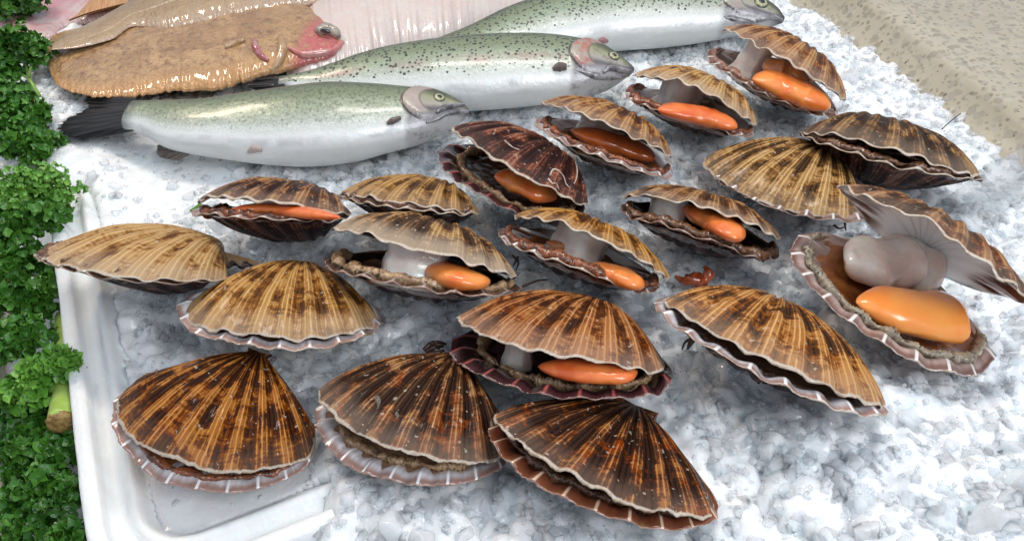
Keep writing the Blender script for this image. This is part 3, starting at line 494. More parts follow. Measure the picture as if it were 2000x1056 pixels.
def mantle(v, r0, wd, mat, parent, seed, u0=-.93, u1=.93, lift=.0):
    """frilly strip lying on the inside of the valve along its margin"""
    n, mm = 210, 14; rs = np.random.RandomState(seed); u = np.linspace(u0, u1, n)
    rr = r0+.012*np.interp(np.arange(n), np.linspace(0, n, 30), rs.randn(30)); V = []
    ww = wd*(1+.35*np.interp(np.arange(n), np.linspace(0, n, 26), rs.randn(26)))
    ww = np.abs(ww)*np.clip(np.minimum(np.arange(n), n-1-np.arange(n))/8, .1, 1)
    nrm = v.M[:, 2]
    c0 = v.world(v.local(u, rr, True, .4)); dr = v.world(v.local(u, rr+.05, True, .4))-c0; dr /= np.linalg.norm(dr, axis=1)[:, None]
    fr = rs.uniform(.75, 1.25, (n, mm))
    for i in range(n):
        for k in range(mm):
            a = 2*math.pi*k/mm; w = ww[i]*fr[i, k]
            V.append(c0[i]+dr[i]*math.cos(a)*w+nrm*(math.sin(a)*w*.75+wd*.35+lift))
    F = []
    for i in range(n-1):
        for k in range(mm): F.append((i*mm+k, (i+1)*mm+k, (i+1)*mm+(k+1) % mm, i*mm+(k+1) % mm))
    F.append(tuple(range(mm))); F.append(tuple((n-1)*mm+k for k in range(mm))[::-1])
    return mesh_obj('mantle', V, F, mat, parent)

CARVE = []   # footprints of what lies in the ice
def note(o):
    M = np.array(o.location); p = o.parent
    while p is not None: M = M+np.array(p.location); p = p.parent
    co = np.empty(len(o.data.vertices)*3, np.float32); o.data.vertices.foreach_get('co', co); CARVE.append(co.reshape(-1, 3)+M)

def skirt(v, rm_, mat, parent, seed, depth=.30):
    nu, nv = 70, 22; u = np.linspace(-.93, .93, nu)[:, None]+np.zeros((1, nv)); r = np.zeros((nu, 1))+np.linspace(.22, rm_, nv)[None]
    L = v.local(u, r, True, .3); w_ = vnoise(u*3+seed, r*3, .16, 3)*.6+vnoise(u*3+seed, r*3, .06, 5)*.4
    L[..., 2] = L[..., 2]*(depth+.5*sstep(.75, 1.0, r/rm_))-.002*w_
    V = v.world(L.reshape(-1, 3)); B = V-v.M[:, 2]*.0008; n = nu*nv
    F = np.vstack([grid_faces(nu, nv, 0), grid_faces(nu, nv, n, True)])
    return mesh_obj('mantle_skirt', np.vstack([V, B]), F, mat, parent)
M_SKIRT = {'dark': mat_flesh('dark_skirt', (.10,.035,.02), (.055,.02,.015), .2, .2, .002, 90, .001, coat=.5),
           'plum': mat_flesh('plum_skirt', (.13,.05,.05), (.07,.025,.03), .2, .2, .002, 90, .001, coat=.5),
           'amber': mat_flesh('amber_skirt', (.36,.13,.035), (.22,.07,.025), .2, .4, .003, 60, .0012, coat=.6),
           'tawny': mat_flesh('tawny_skirt', (.30,.17,.10), (.20,.10,.06), .2, .3, .003, 70, .001, coat=.5)}
SK = {'E': 'plum', 'M': 'dark', 'Q': 'tawny', 'O': 'dark', 'H': 'amber', 'K': 'amber', 'J': 'amber', 'L': 'amber', 'P': 'amber', 'D': 'tawny', 'S': 'amber', 'G': 'tawny', 'C': 'amber', 'F': 'dark', 'A': 'dark', 'B': 'tawny', 'N': 'dark', 'R': 'dark', 'I': 'dark'}
def scallop(k, label, mt, inner='white', mnt=('tan', .90, .0035), roe=None, roem=0, muscle=None, guts=(), lipm=None, under=None, upin=None, group='king scallops laid out on the crushed ice'):
    up = Valve(k, True); lo = Valve(k, False)
    root = empty('scallop', up.T); tag(root, label, 'scallop', group)
    note(up.build('upper_valve', [mt, INN[upin or (inner if inner in ('cream', 'dark') else 'white')], M_LIP], root))
    lm = under or mt
    note(lo.build('lower_valve', [lm, INN[inner], lipm or M_LIP], root))
    if mnt: mantle(lo, mnt[1], mnt[2], M_MANT[mnt[0]], root, len(k)+ord(k[0]), *(mnt[3:]))
    skirt(lo, .93 if k in 'CGFABNRIDS' else .86, M_SKIRT[SK[k]], root, ord(k[0])*.37, .14 if k in 'CGFABNRIDS' else .75)
    nrm = lo.M[:, 2]
    def pt(px, py, off=0.0): return lo.plane_hit(px, py, off)
    if roe:
        pts, rad, off = roe
        scale = np.linalg.norm(lo.T-CAM)/FPX
        blob('roe', [pt(*p, off) for p in pts], [q*scale*1.12 for q in rad], M_ROE[roem], root, .52, nrm, seed=ord(k[0]), lump=.02)
    if muscle:
        px, py, rx = muscle[:3]; scale = np.linalg.norm(lo.T-CAM)/FPX; R = rx*scale
        Uq, Rq = np.meshgrid(np.linspace(-.85, .85, 60), np.linspace(.25, .68, 50), indexing='ij')
        a_ = lo.world(lo.local(Uq, Rq, True)); b_ = up.world(up.local(Uq, Rq, True)); q = proj(a_*.5+b_*.5); dd_ = np.hypot(q[..., 0]-px, q[..., 1]-py)
        i_ = np.unravel_index(np.argmin(dd_), dd_.shape); a_, b_ = a_[i_], b_[i_]
        b_ = a_*.12+b_*.88; P = [a_*.88+b_*.12, a_*.65+b_*.35, a_*.35+b_*.65, b_]
        V, F = tube(spline(P, 18), [R*q for q in np.interp(np.linspace(0, 1, 18), [0, .12, .35, .65, .88, 1], [1.15, 1.08, .92, .86, .92, .75])], 30)
        V = V.reshape(18, 30, 3); ph_ = np.linspace(0, 2*np.pi, 30, endpoint=False); c_ = V.mean(1, keepdims=True); md = 1+.07*np.sin(3*ph_+px)+.04*np.sin(7*ph_+py)+.02*np.sin(13*ph_)
        V = (c_+(V-c_)*(md[None, :, None]+.03*np.sin(np.arange(18)[:, None, None]*.9+px)*np.ones((1, 30, 1)))).reshape(-1, 3)
        mesh_obj('muscle', V, F, M_MUSCLE, root)
    for (nm, pts, rad, off, mm) in guts:
        scale = np.linalg.norm(lo.T-CAM)/FPX
        blob(nm, [pt(*p, off) for p in pts], [q*scale for q in rad], mm, root, .8, nrm, seed=ord(k[0])+2, lump=.10)
    return root

# ------------------------------------------------------------------ shell surfaces
TAN = dict(light=(.66,.43,.18), mid=(.40,.20,.065), dark=(.07,.035,.018))
def shade(k, seed, **kw): return mat_shell('shell_'+k, seed, **kw)
MS = {
 'A': shade('pale_tan', 1, light=(.68,.47,.22), mid=(.44,.24,.085), dark=(.10,.05,.025), dk=.12, stri=.5, wet=.35),
 'B': shade('golden', 2, light=(.66,.42,.16), mid=(.36,.17,.05), dark=(.06,.03,.015), dk=.38, stri=.7),
 'C': shade('mahogany', 3, light=(.54,.27,.08), mid=(.20,.07,.018), dark=(.018,.009,.006), dk=.62, stri=.85, pale=.15, red=.3),
 'D': shade('black_brown', 4, light=(.50,.30,.13), mid=(.20,.085,.035), dark=(.010,.007,.006), dk=.9, stri=.6, red=.6, pale=.3),
 'E': shade('chestnut', 5, light=(.56,.29,.11), mid=(.21,.08,.025), dark=(.03,.015,.01), dk=.45, stri=.85, pale=.4, red=.35),
 'F': shade('black_orange', 6, light=(.52,.26,.09), mid=(.16,.06,.022), dark=(.013,.009,.007), dk=1.0, stri=.7, pale=.2, red=.9),
 'G': shade('amber_blotched', 7, light=(.66,.38,.14), mid=(.34,.14,.04), dark=(.02,.014,.010), dk=.55, stri=.9, pale=.35, red=.25),
 'H': shade('brown_rough', 8, light=(.46,.27,.12), mid=(.20,.085,.035), dark=(.03,.017,.01), dk=.6, stri=.5, pale=.2, red=.3),
 'I': shade('dark_olive', 9, light=(.42,.26,.10), mid=(.14,.07,.03), dark=(.022,.015,.010), dk=.85, stri=.5, pale=.3),
 'J': shade('sandy', 10, light=(.66,.44,.19), mid=(.38,.20,.07), dark=(.08,.04,.02), dk=.25, stri=.5, pale=.6),
 'K': shade('sandy_brown', 11, light=(.56,.34,.15), mid=(.30,.13,.055), dark=(.07,.035,.02), dk=.45, stri=.5, pale=.4),
 'L': shade('tan_brown', 12, light=(.56,.34,.14), mid=(.30,.13,.045), dark=(.04,.02,.012), dk=.5, stri=.6, pale=.4),
 'M': shade('dark_maroon', 13, light=(.38,.18,.10), mid=(.12,.04,.022), dark=(.018,.010,.009), dk=.8, stri=.4, pale=.1, red=.15),
 'N': shade('yellow_striped', 14, light=(.62,.42,.18), mid=(.34,.18,.06), dark=(.03,.018,.01), dk=.6, stri=.8, pale=.3),
 'O': shade('brown_wavy', 15, light=(.52,.32,.14), mid=(.24,.11,.04), dark=(.025,.015,.01), dk=.6, stri=.6, pale=.4),
 'P': shade('gold_brown', 16, light=(.62,.36,.11), mid=(.32,.14,.035), dark=(.04,.02,.01), dk=.5, stri=.8, pale=.3),
 'Q': shade('dark_topped', 17, light=(.58,.39,.17), mid=(.24,.12,.05), dark=(.03,.02,.014), dk=.7, stri=.6, pale=.8),
 'R': shade('olive_gold', 18, light=(.56,.36,.14), mid=(.32,.17,.05), dark=(.04,.02,.012), dk=.4, stri=.6, pale=.3),
 'S': shade('dark_striped', 19, light=(.48,.28,.12), mid=(.17,.07,.035), dark=(.02,.012,.01), dk=.75, stri=.7, pale=.3),
 'U': shade('under_dark', 20, light=(.26,.14,.09), mid=(.10,.045,.03), dark=(.015,.010,.012), dk=.7, stri=.4, pale=.0),
}
MU = MS['U']
scallop('A', 'pale tan closed scallop overhanging the white box rim beside the parsley', MS['A'], 'mauve', ('brown', .93, .003), under=MU)
scallop('B', 'golden ribbed closed scallop with white frilled edge, above the mahogany one', MS['B'], 'white', None)
scallop('C', 'mahogany brown striped scallop beside the rim in the box corner, lilac lower rim showing', MS['C'], 'white', ('rust', .90, .0018), lipm=M_LIPD)
scallop('D', 'black and tan scallop with wide pearly lower rim, partly under the maroon-dished one', MS['D'], 'white', ('tan', .84, .0045), lipm=M_LIPD)
scallop('E', 'chestnut ribbed scallop gaping over a dark maroon lower shell with orange roe', MS['E'], 'maroon', ('tan', .80, .0040), roe=([(1050,715),(1130,722),(1200,728),(1245,722)], [18,27,26,14], .008), roem=1,
        muscle=(1010,690,26,.0,.02), lipm=M_LIPD, under=MU)
scallop('F', 'black and orange ribbed scallop with red-brown lower rim, nearest the front of the ice', MS['F'], 'brown', ('brown', .86, .0035), lipm=M_LIPD, under=MU)
scallop('G', 'amber scallop with black blotches, lying alone on clean ice below the fully opened one', MS['G'], 'white', ('brown', .80, .0030), under=MU)
scallop('H', 'fully opened scallop showing white muscle and big bright orange roe', MS['H'], 'mauve', ('grey', .86, .0040), upin='cream',
        roe=([(1672,590),(1730,600),(1800,614),(1858,620),(1882,632)], [22,38,46,46,30], .004), roem=2,
        guts=[('muscle', [(1655,515),(1710,512),(1775,520),(1840,556)], [34,50,56,46], .002, M_MUSCLE)])
scallop('I', 'dark olive scallop with a knobbly ridge at the back by the stone counter', MS['I'], 'dark', ('brown', .93, .003), under=MU)
scallop('J', 'sandy gaping scallop touching the middle trout at its snout, muscle and roe showing', MS['J'], 'white', ('rust', .93, .0028), upin='cream', roe=([(1285,215),(1335,220),(1392,232),(1440,250)], [16,24,25,17], .006), roem=1,
        muscle=(1330,185,44,.0,.035), under=MU)
scallop('K', 'brown gaping scallop full of orange roe at the very back below a trout snout', MS['K'], 'mauve', ('pink', .93, .0026), upin='cream', roe=([(1470,155),(1520,165),(1575,188),(1622,212)], [16,32,33,20], .008), roem=0,
        muscle=(1465,130,26,.0,.03), guts=[('gut', [(1490,125),(1530,140),(1580,165)], [18,26,16], .014, M_GUT)], under=MU)
scallop('L', 'tan gaping scallop with amber flesh, between the dark wormy one and the sandy one', MS['L'], 'white', ('rust', .90, .0034), roe=([(1115,255),(1170,272),(1235,292),(1280,312)], [18,28,28,18], .004), roem=3,
        muscle=(1165,245,40,.0,.03), under=MU)
mroot = scallop('M', 'dark maroon scallop with white worm tubes on its shell, near the front trout snout', MS['M'], 'maroon', ('tan', .80, .0040), roe=([(965,345),(1000,352),(1050,372),(1088,388)], [15,28,30,16], .008), roem=0, lipm=M_LIPD, under=MU)
scallop('N', 'yellow striped closed scallop with black grooves, tucked under the dark olive one', MS['N'], 'mauve', None, under=MU)
scallop('O', 'wavy-edged brown gaping scallop with a black hollow, muscle and orange roe', MS['O'], 'dark', ('brown', .93, .003), roe=([(1330,398),(1372,420),(1412,442),(1436,466)], [14,30,31,22], .010), roem=1,
        muscle=(1305,425,38,.0,.035), under=MU, lipm=M_LIPD)
proot = scallop('P', 'gold-brown wavy gaping scallop with a large lilac muscle and amber gut, in the middle', MS['P'], 'cream', ('rust', .93, .0034), roe=([(1140,522),(1180,528),(1218,542),(1250,562)], [8,22,27,22], .003), roem=0,
        muscle=(1130,485,54,.0,.036), guts=[('gut', [(1066,472),(1095,482),(1130,492),(1160,500)], [7,11,11,7], .002, M_GUT)], under=MU)
scallop('Q', 'dark-topped cream-edged gaping scallop with white muscle beside a rounded roe, above ice', MS['Q'], 'dark', ('tan', .90, .0036), roe=([(848,500),(862,528),(905,545),(958,548)], [18,30,34,16], .006), roem=0,
        muscle=(805,520,62), under=MU, lipm=M_LIPD)
scallop('R', 'small olive-gold closed scallop behind the dark-topped one', MS['R'], 'mauve', ('brown', .93, .0025), under=MU)
scallop('S', 'dark striped slightly open scallop with a thin strip of orange roe, above the golden one', MS['S'], 'white', ('rust', .92, .0030), roe=([(455,408),(520,408),(600,416),(665,425)], [12,17,17,10], .005), roem=1, under=MU)

# worm tubes and a barnacle on shells
M_WORM = mat_simple('worm_tube_lime', (.62,.50,.42), .5, (.42,.28,.22), 300)
upM = Valve('M', True)
rs = np.random.RandomState(5)
def on_valve(v, px, py):
    U_, R_ = np.meshgrid(np.linspace(-.98, .98, 90), np.linspace(.05, .99, 60), indexing='ij')
    W_ = v.world(v.local(U_, R_, False)); q = proj(W_); d = np.hypot(q[..., 0]-px, q[..., 1]-py)+ (W_-CAM)@FW*40
    i = np.unravel_index(np.argmin(d), d.shape); return W_[i]+v.M[:, 2]*.0006
for path in ([(1072,344),(1080,334),(1092,336),(1100,346),(1104,360),(1112,370)], [(1110,300),(1118,312),(1126,330),(1124,348),(1120,362)], [(985,275),(992,282),(1002,290),(1012,296)], [(1070,350),(1076,358),(1086,360),(1090,370)]):
    P_ = spline([on_valve(upM, *p) for p in path], 26); V, F = tube(P_, [.00055*q for q in np.interp(np.linspace(0,1,26), [0,1], [1.2,.6])], 8, jit=.2, rs=rs)
    mesh_obj('worm_tube', V, F, M_WORM, mroot)
loP = Valve('P', False); c = loP.plane_hit(1190, 566, -.002)
V = []; F = []; nb = 22
for i, (rr, hh) in enumerate([(.0075, -.003), (.007, .001), (.0055, .0035), (.0032, .005), (.0026, .0035), (.001, .002)]):
    for k in range(nb):
        a = 2*math.pi*k/nb; q = 1+.10*math.sin(6*a)
        V.append(c+np.array([math.cos(a)*rr*q, math.sin(a)*rr*q*.8-.003, hh]))
for i in range(5):
    for k in range(nb): F.append((i*nb+k, i*nb+(k+1) % nb, (i+1)*nb+(k+1) % nb, (i+1)*nb+k))
F.append(tuple(5*nb+k for k in range(nb)))
False and mesh_obj('barnacle', V, F, mat_simple('barnacle_lime', (.20,.12,.09), .4, (.50,.40,.34), 260, coat=.3), proot)

# ------------------------------------------------------------------ fish
from mathutils.bvhtree import BVHTree
def arc(pts, n, bias=True):
    s = spline(pts, 600); L = np.r_[0, np.cumsum(np.linalg.norm(np.diff(s, axis=0), axis=1))]; L /= L[-1]
    t = np.linspace(0, 1, n)
    return np.stack([np.interp(t, L, s[:, 0]), np.interp(t, L, s[:, 1])], -1)
class Fish:
    """body lofted through stations whose upper and lower outlines are given; it rests on its side on the ice"""
    def __init__(s, top, bot, z0, thick, roll=0.0, n=260, m=56, ex=2.3, ragged=0):
        T_ = arc(top, n); B_ = arc(bot, n)
        ctr = (T_+B_)/2; s.n = n; s.m = m
        C = np.array([G(*c, z0) for c in ctr])
        ax = np.gradient(C, axis=0); ax[:, 2] = 0
        k = 15; pad = np.pad(ax, ((k, k), (0, 0)), 'edge'); ax = np.array([pad[i:i+2*k+1].mean(0) for i in range(n)])
        ax /= np.linalg.norm(ax, axis=1)[:, None]
        a1 = np.cross([0, 0, 1.0], ax)
        a1 = np.where(a1[:, 1:2] < 0, -a1, a1)
        a2 = np.tile([0, 0, 1.0], (n, 1)); cr, sr = math.cos(roll), math.sin(roll)
        b1 = a1*cr+a2*sr; b2 = a2*cr-a1*sr
        ext = np.linalg.norm(T_-B_, axis=1)/2
        zc = (C-CAM)@FW; sc = FPX/zc
        dirn = (T_-B_)/(np.linalg.norm(T_-B_, axis=1)[:, None]+1e-9)
        def pj(v): return np.abs(np.stack([v@RT, -(v@UP)], -1)[:, 0]*dirn[:, 0]+np.stack([v@RT, -(v@UP)], -1)[:, 1]*dirn[:, 1])
        p1 = pj(b1); p2 = pj(b2); th = np.broadcast_to(np.asarray(thick, float), (n,)) if np.ndim(thick) == 0 else np.interp(np.linspace(0,1,n), np.linspace(0,1,len(thick)), thick)
        h = ext/sc/np.sqrt(p1**2+(th*p2)**2)
        if ragged:
            gv = np.array([G(*q, z0) for q in T_])-np.array([G(*q, z0) for q in B_]); h = np.linalg.norm(gv, axis=1)/2+1e-5; b1 = gv/(2*h[:, None]); b2 = np.tile([0, 0, 1.0], (n, 1)); C = (np.array([G(*q, z0) for q in T_])+np.array([G(*q, z0) for q in B_]))/2
            h = h*(1+ragged*(vnoise(np.arange(n)*1.0, np.zeros(n), 3.0, 4)-.5)+ragged*.8*(vnoise(np.arange(n)*1.0, np.zeros(n), 9.0, 6)-.5))
        s.h = h; s.w = h*th
        C = C.copy(); C[:, 2] = z0
        phi = np.linspace(0, 2*np.pi, m, endpoint=False)
        cc = np.sign(np.cos(phi))*np.abs(np.cos(phi))**(2/ex*1.0); ss_ = np.sign(np.sin(phi))*np.abs(np.sin(phi))**(2/ex)
        s.P = C[:, None]+b1[:, None]*(h[:, None]*cc[None])[..., None]+b2[:, None]*((h*th)[:, None]*ss_[None])[..., None]
        s.C = C; s.b1 = b1; s.b2 = b2; s.cc = cc; s.ss = ss_
        s.uv = np.stack([np.linspace(0, 1, n)[:, None]+0*cc[None], (cc*.5+.5)[None]+0*np.linspace(0, 1, n)[:, None]], -1)
        s.bvh = None
        s.q = proj(s.P.reshape(-1, 3)).reshape(n, m, 2)
        s.nr = b1[:, None]*cc[None][..., None]+b2[:, None]*(ss_[None]/max(.2, float(th.mean())))[..., None]; s.nr /= np.linalg.norm(s.nr, axis=-1)[..., None]
    def body(s, name, mat, parent, extra=None, headu=None):
        if headu:
            U_ = s.uv[..., 0]; v_ = s.uv[..., 1]; ge = U_-(headu-.012+.42*(v_-.52)**2)
            s.P = s.P+s.nr*(.0022*sstep(0, .004, ge)*sstep(.11, .02, ge)*sstep(.42, .30, np.abs(v_-.55)))[..., None]
        V = s.P.reshape(-1, 3)
        if extra is not None: V = V+extra(s)
        n, m = s.n, s.m; i = np.arange(n-1)[:, None]; k = np.arange(m)[None]; k2 = (k+1) % m
        F = np.stack([i*m+k, i*m+k2, (i+1)*m+k2, (i+1)*m+k], -1).reshape(-1, 4)
        caps = [tuple(range(m)), tuple((n-1)*m+q for q in range(m))[::-1]]
        return mesh_obj(name, V, [tuple(f) for f in F[:, ::-1]]+caps, mat, parent, s.uv.reshape(-1, 2))
    def surf(s, px, py):
        if s.bvh is None:
            V = s.P.reshape(-1, 3); i = np.arange(s.n-1)[:, None]; k = np.arange(s.m)[None]; k2 = (k+1) % s.m
            F = np.stack([i*s.m+k, i*s.m+k2, (i+1)*s.m+k2, (i+1)*s.m+k], -1).reshape(-1, 4)
            s.bvh = BVHTree.FromPolygons([tuple(v) for v in V], [tuple(int(q) for q in f) for f in F])
        rd = ray(px, py); h = s.bvh.ray_cast(Vector(CAM), Vector(rd))
        if h[0] is not None:
            nn_ = np.array(h[1]); nn_ = nn_ if nn_@rd < 0 else -nn_
            return np.array(h[0]), nn_
        d = np.hypot(s.q[..., 0]-px, s.q[..., 1]-py)+((s.P-CAM)@FW)*60*(1)
        i = np.unravel_index(np.argmin(d), d.shape); return s.P[i], s.nr[i]
    def patch(s, name, pts, mat, parent, lift=.0012, rows=26, cols=30):
        """raised plate following the body: pts = px corners (left-top, left-bottom, right-bottom, right-top) as two edge curves"""
        Lc, Rc = pts; A = spline(Lc, rows); B = spline(Rc, rows); V = []
        for i in range(rows):
            for j in range(cols):
                t = j/(cols-1); p = A[i]*(1-t)+B[i]*t; P0, n0 = s.surf(*p)
                # refine on the ray for a smooth result
                d = ray(*p); tt = ((P0-CAM)@n0)/(d@n0); Q = CAM+d*tt
                e = min(1, 5*min(i/(rows-1), 1-i/(rows-1)), 5*min(t, 1-t)) if True else 1
                V.append(Q+n0*(lift*math.sqrt(max(e, 0))-.0006))
        V = np.array(V)
        Vg = V.reshape(rows, cols, 3).copy()
        for _ in range(3): Vg[1:-1, 1:-1] = (Vg[:-2, 1:-1]+Vg[2:, 1:-1]+Vg[1:-1, :-2]+Vg[1:-1, 2:]+Vg[1:-1, 1:-1])/5
        return mesh_obj(name, Vg.reshape(-1, 3), grid_faces(rows, cols), mat, parent)

def mat_trout(name, seed, spots=1.0, pink=.3, headu=.85, green=.5, gillc=(.46,.34,.32)):
    m = N(name); uv = m.uv(); U, Vv, _ = m.sep(uv); ob = m.geo().outputs['Position']
    nz = m.noise(ob, 22, 4, .55); n2 = m.noise(ob, 130, 3, .6)
    v = m.math('ADD', Vv, m.math('MULTIPLY', m.math('SUBTRACT', nz, .5), .10))
    cr = m.n('ValToRGB'); m.set(cr.inputs[0], v); r = cr.color_ramp; r.interpolation = 'EASE'
    stops = [(0, (.60,.60,.58)), (.05, (.76,.76,.74)), (.13, (.86,.86,.84)), (.22, (.74,.76,.71)), (.33, (.50,.54,.45)), (.47, (.35-.02*green,.40,.27)), (.68, (.21,.24,.13)), (.90, (.08,.095,.045))]
    r.elements[0].position = 0; r.elements[0].color = stops[0][1]+(1,); r.elements[1].position = stops[-1][0]; r.elements[1].color = stops[-1][1]+(1,)
    for p, c in stops[1:-1]: e = r.elements.new(p); e.color = c+(1,)
    c = cr.outputs[0]
    band = m.math('MULTIPLY', m.ss(.12, .0, m.math('ABSOLUTE', m.math('SUBTRACT', v, .42))), m.ss(.35, .65, n2 if False else nz))
    c = m.mix(m.math('MULTIPLY', band, pink), c, (.46,.24,.22))
    smudge = m.math('MULTIPLY', m.ss(.05, .01, m.math('ABSOLUTE', m.math('SUBTRACT', v, .10))), m.ss(.45, .62, m.noise(m.vec(m.math('MULTIPLY', U, 9), v, seed), 1, 3, .6)))
    c = m.mix(m.math('MULTIPLY', smudge, .28), c, (.20,.19,.19))
    # scales: small rounded cells that shift the tone and the shine
    vs = m.n('TexVoronoi', {'Scale': 620.0}); m.set(vs.inputs['Vector'], ob)
    c = m.mix(m.math('MULTIPLY', m.ss(.25, .6, vs.outputs['Distance']), m.math('MULTIPLY', m.ss(.08, .35, v), .38)), c, (.20,.22,.17))
    # dark spots, denser towards the back
    v1 = m.n('TexVoronoi', {'Scale': 290.0, 'Randomness': 1.0}); m.set(v1.inputs['Vector'], ob)
    sel = m.ss(.0, .1, m.math('SUBTRACT', m.ss(.14, .42, v), m.math('ADD', m.math('MULTIPLY', m.sep(v1.outputs['Color'])[0], .75), .08)))
    rad = m.math('ADD', .24, m.math('MULTIPLY', m.sep(v1.outputs['Color'])[1], .16))
    dot = m.math('MULTIPLY', m.math('LESS_THAN', m.math('ADD', v1.outputs['Distance'], m.math('MULTIPLY', m.math('SUBTRACT', n2, .5), .2)), rad), sel)
    c = m.mix(m.math('MULTIPLY', dot, .92*spots), c, (.018,.02,.014))
    fn = m.noise(m.vec(m.math('MULTIPLY', U, 95), m.math('MULTIPLY', v, 20), seed), 1, 4, .75)
    c = m.mix(m.math('MULTIPLY', m.math('MULTIPLY', m.ss(.50, .62, fn), m.ss(.22, .55, v)), .75*(1.25-spots)), c, (.06,.07,.035))
    # head: darker crown, dusky lower jaw
    hd = m.ss(headu-.01, headu+.015, m.math('ADD', U, m.math('MULTIPLY', m.math('SUBTRACT', v, .5), -.03)))
    hc = m.n('ValToRGB'); m.set(hc.inputs[0], v); r = hc.color_ramp
    hs = [(0, (.45,.44,.43)), (.22, (.38,.36,.37)), (.34, (.12,.11,.12)), (.44, (.40,.36,.31)), (.60, (.34,.33,.20)), (.72, (.13,.135,.07)), (.86, (.035,.04,.022))]
    r.elements[0].position = 0; r.elements[0].color = hs[0][1]+(1,); r.elements[1].position = hs[-1][0]; r.elements[1].color = hs[-1][1]+(1,)
    for p, q in hs[1:-1]: e = r.elements.new(p); e.color = q+(1,)
    hcol = m.mix(m.math('MULTIPLY', m.ss(.5, .62, n2), .4), hc.outputs[0], (.10,.09,.08))
    hcol = m.mix(m.ss(.955, 1.0, U), hcol, (.05,.05,.05))
    c = m.mix(hd, c, hcol)
    ge = m.math('SUBTRACT', U, m.math('ADD', headu-.012, m.math('MULTIPLY', m.math('POWER', m.math('ABSOLUTE', m.math('SUBTRACT', v, .52)), 2.0), .42)))
    gp = m.math('MULTIPLY', m.math('MULTIPLY', m.ss(.0, .004, ge), m.ss(.060, .045, ge)), m.ss(.34, .26, m.math('ABSOLUTE', m.math('SUBTRACT', v, .58))))
    c = m.mix(m.math('MULTIPLY', gp, .8), c, m.mix(m.ss(.4, .6, n2), gillc, (.42,.36,.30)))
    c = m.mix(m.math('MULTIPLY', m.math('MULTIPLY', m.ss(.006, .001, m.math('ABSOLUTE', ge)), m.ss(.4, .3, m.math('ABSOLUTE', m.math('SUBTRACT', v, .55)))), .85), c, (.05,.03,.03))  # gill edge line, with its crescent shadow painted into the skin colour
    g2 = m.math('SUBTRACT', ge, .052); c = m.mix(m.math('MULTIPLY', m.math('MULTIPLY', m.ss(.005, .001, m.math('ABSOLUTE', g2)), m.ss(.3, .2, m.math('ABSOLUTE', m.math('SUBTRACT', v, .55)))), .5), c, (.10,.07,.06))
    tl = m.ss(.05, .0, U); c = m.mix(m.math('MULTIPLY', tl, .7), c, (.06,.06,.055))
    bp = m.bump(m.math('MULTIPLY', vs.outputs['Distance'], m.math('SUBTRACT', 1, hd)), .0006, -.45)
    bp = m.bump(n2, .0016, .5, bp)
    m.bsdf(Base_Color=c, Roughness=m.math('ADD', .27, m.math('MULTIPLY', nz, .16)), Metallic=.05, Normal=bp, Coat_Weight=.3, Coat_Roughness=.12, Subsurface_Weight=.12, Subsurface_Scale=.004)
    return m.done()
def mat_fin(name, a, b, scale=1.0):
    m = N(name); uv = m.uv(); U, Vv, _ = m.sep(uv)
    rays = m.noise(m.vec(m.math('MULTIPLY', U, 46*scale), m.math('MULTIPLY', Vv, 1.5), 0), 1, 2, .6)
    c = m.mix(m.ss(.4, .62, rays), a, b)
    m.bsdf(Base_Color=c, Roughness=.28, Normal=m.bump(rays, .0007, .7), Coat_Weight=.25, Coat_Roughness=.06, Specular_IOR_Level=.12); return m.done()
M_FIN = mat_fin('dark_fin', (.006,.006,.007), (.026,.025,.025)); M_FIN2 = mat_fin('dusky_fin', (.07,.055,.05), (.24,.19,.17), .6)
M_PALEFIN = mat_fin('pale_fin', (.34,.26,.24), (.50,.42,.38), .5)
def fin(name, root_pts, tip_pts, zr, zt, mat, parent, thick=.0012, n=40, m=14, wave=.0005):
    R_ = spline(root_pts, n); T_ = spline(tip_pts, n); V = []; UV = []
    for side in (0, 1):
        for i in range(n):
            jag = 1-.10*abs(math.sin(i*1.7))*(1 if i % 3 else .3)
            for j in range(m):
                t = j/(m-1)*(jag if j == m-1 else 1); p = R_[i]*(1-t)+T_[i]*t; z = zr*(1-t)+zt*t+wave*math.sin(i*1.25)*t+wave*math.sin(i*.3+1)*2*t
                V.append(G(p[0], p[1], z)+np.array([0, 0, (thick*(1.2-t)) if side == 0 else 0])); UV.append((i/(n-1), t))
    nn = n*m; F = np.vstack([grid_faces(n, m, 0), grid_faces(n, m, nn, True)]).tolist()
    for j in range(m-1): F += [(j, j+1, nn+j+1, nn+j), ((n-1)*m+j, nn+(n-1)*m+j, nn+(n-1)*m+j+1, (n-1)*m+j+1)]
    for i in range(n-1): F += [(i*m+m-1, (i+1)*m+m-1, nn+(i+1)*m+m-1, nn+i*m+m-1)]
    return mesh_obj(name, V, F, mat, parent, UV)
M_EYEW = mat_simple('eye_iris', (.52,.48,.20), .12, (.35,.34,.22), 400, 0, 0, 1.0)
M_EYEB = mat_simple('eye_pupil', (.006,.006,.008), .04, (.01,.01,.012), 50, 0, 0, 1.0)
M_EYER = mat_simple('eye_rim', (.09,.10,.06), .2, (.05,.05,.03), 200, 0, 0, .8)
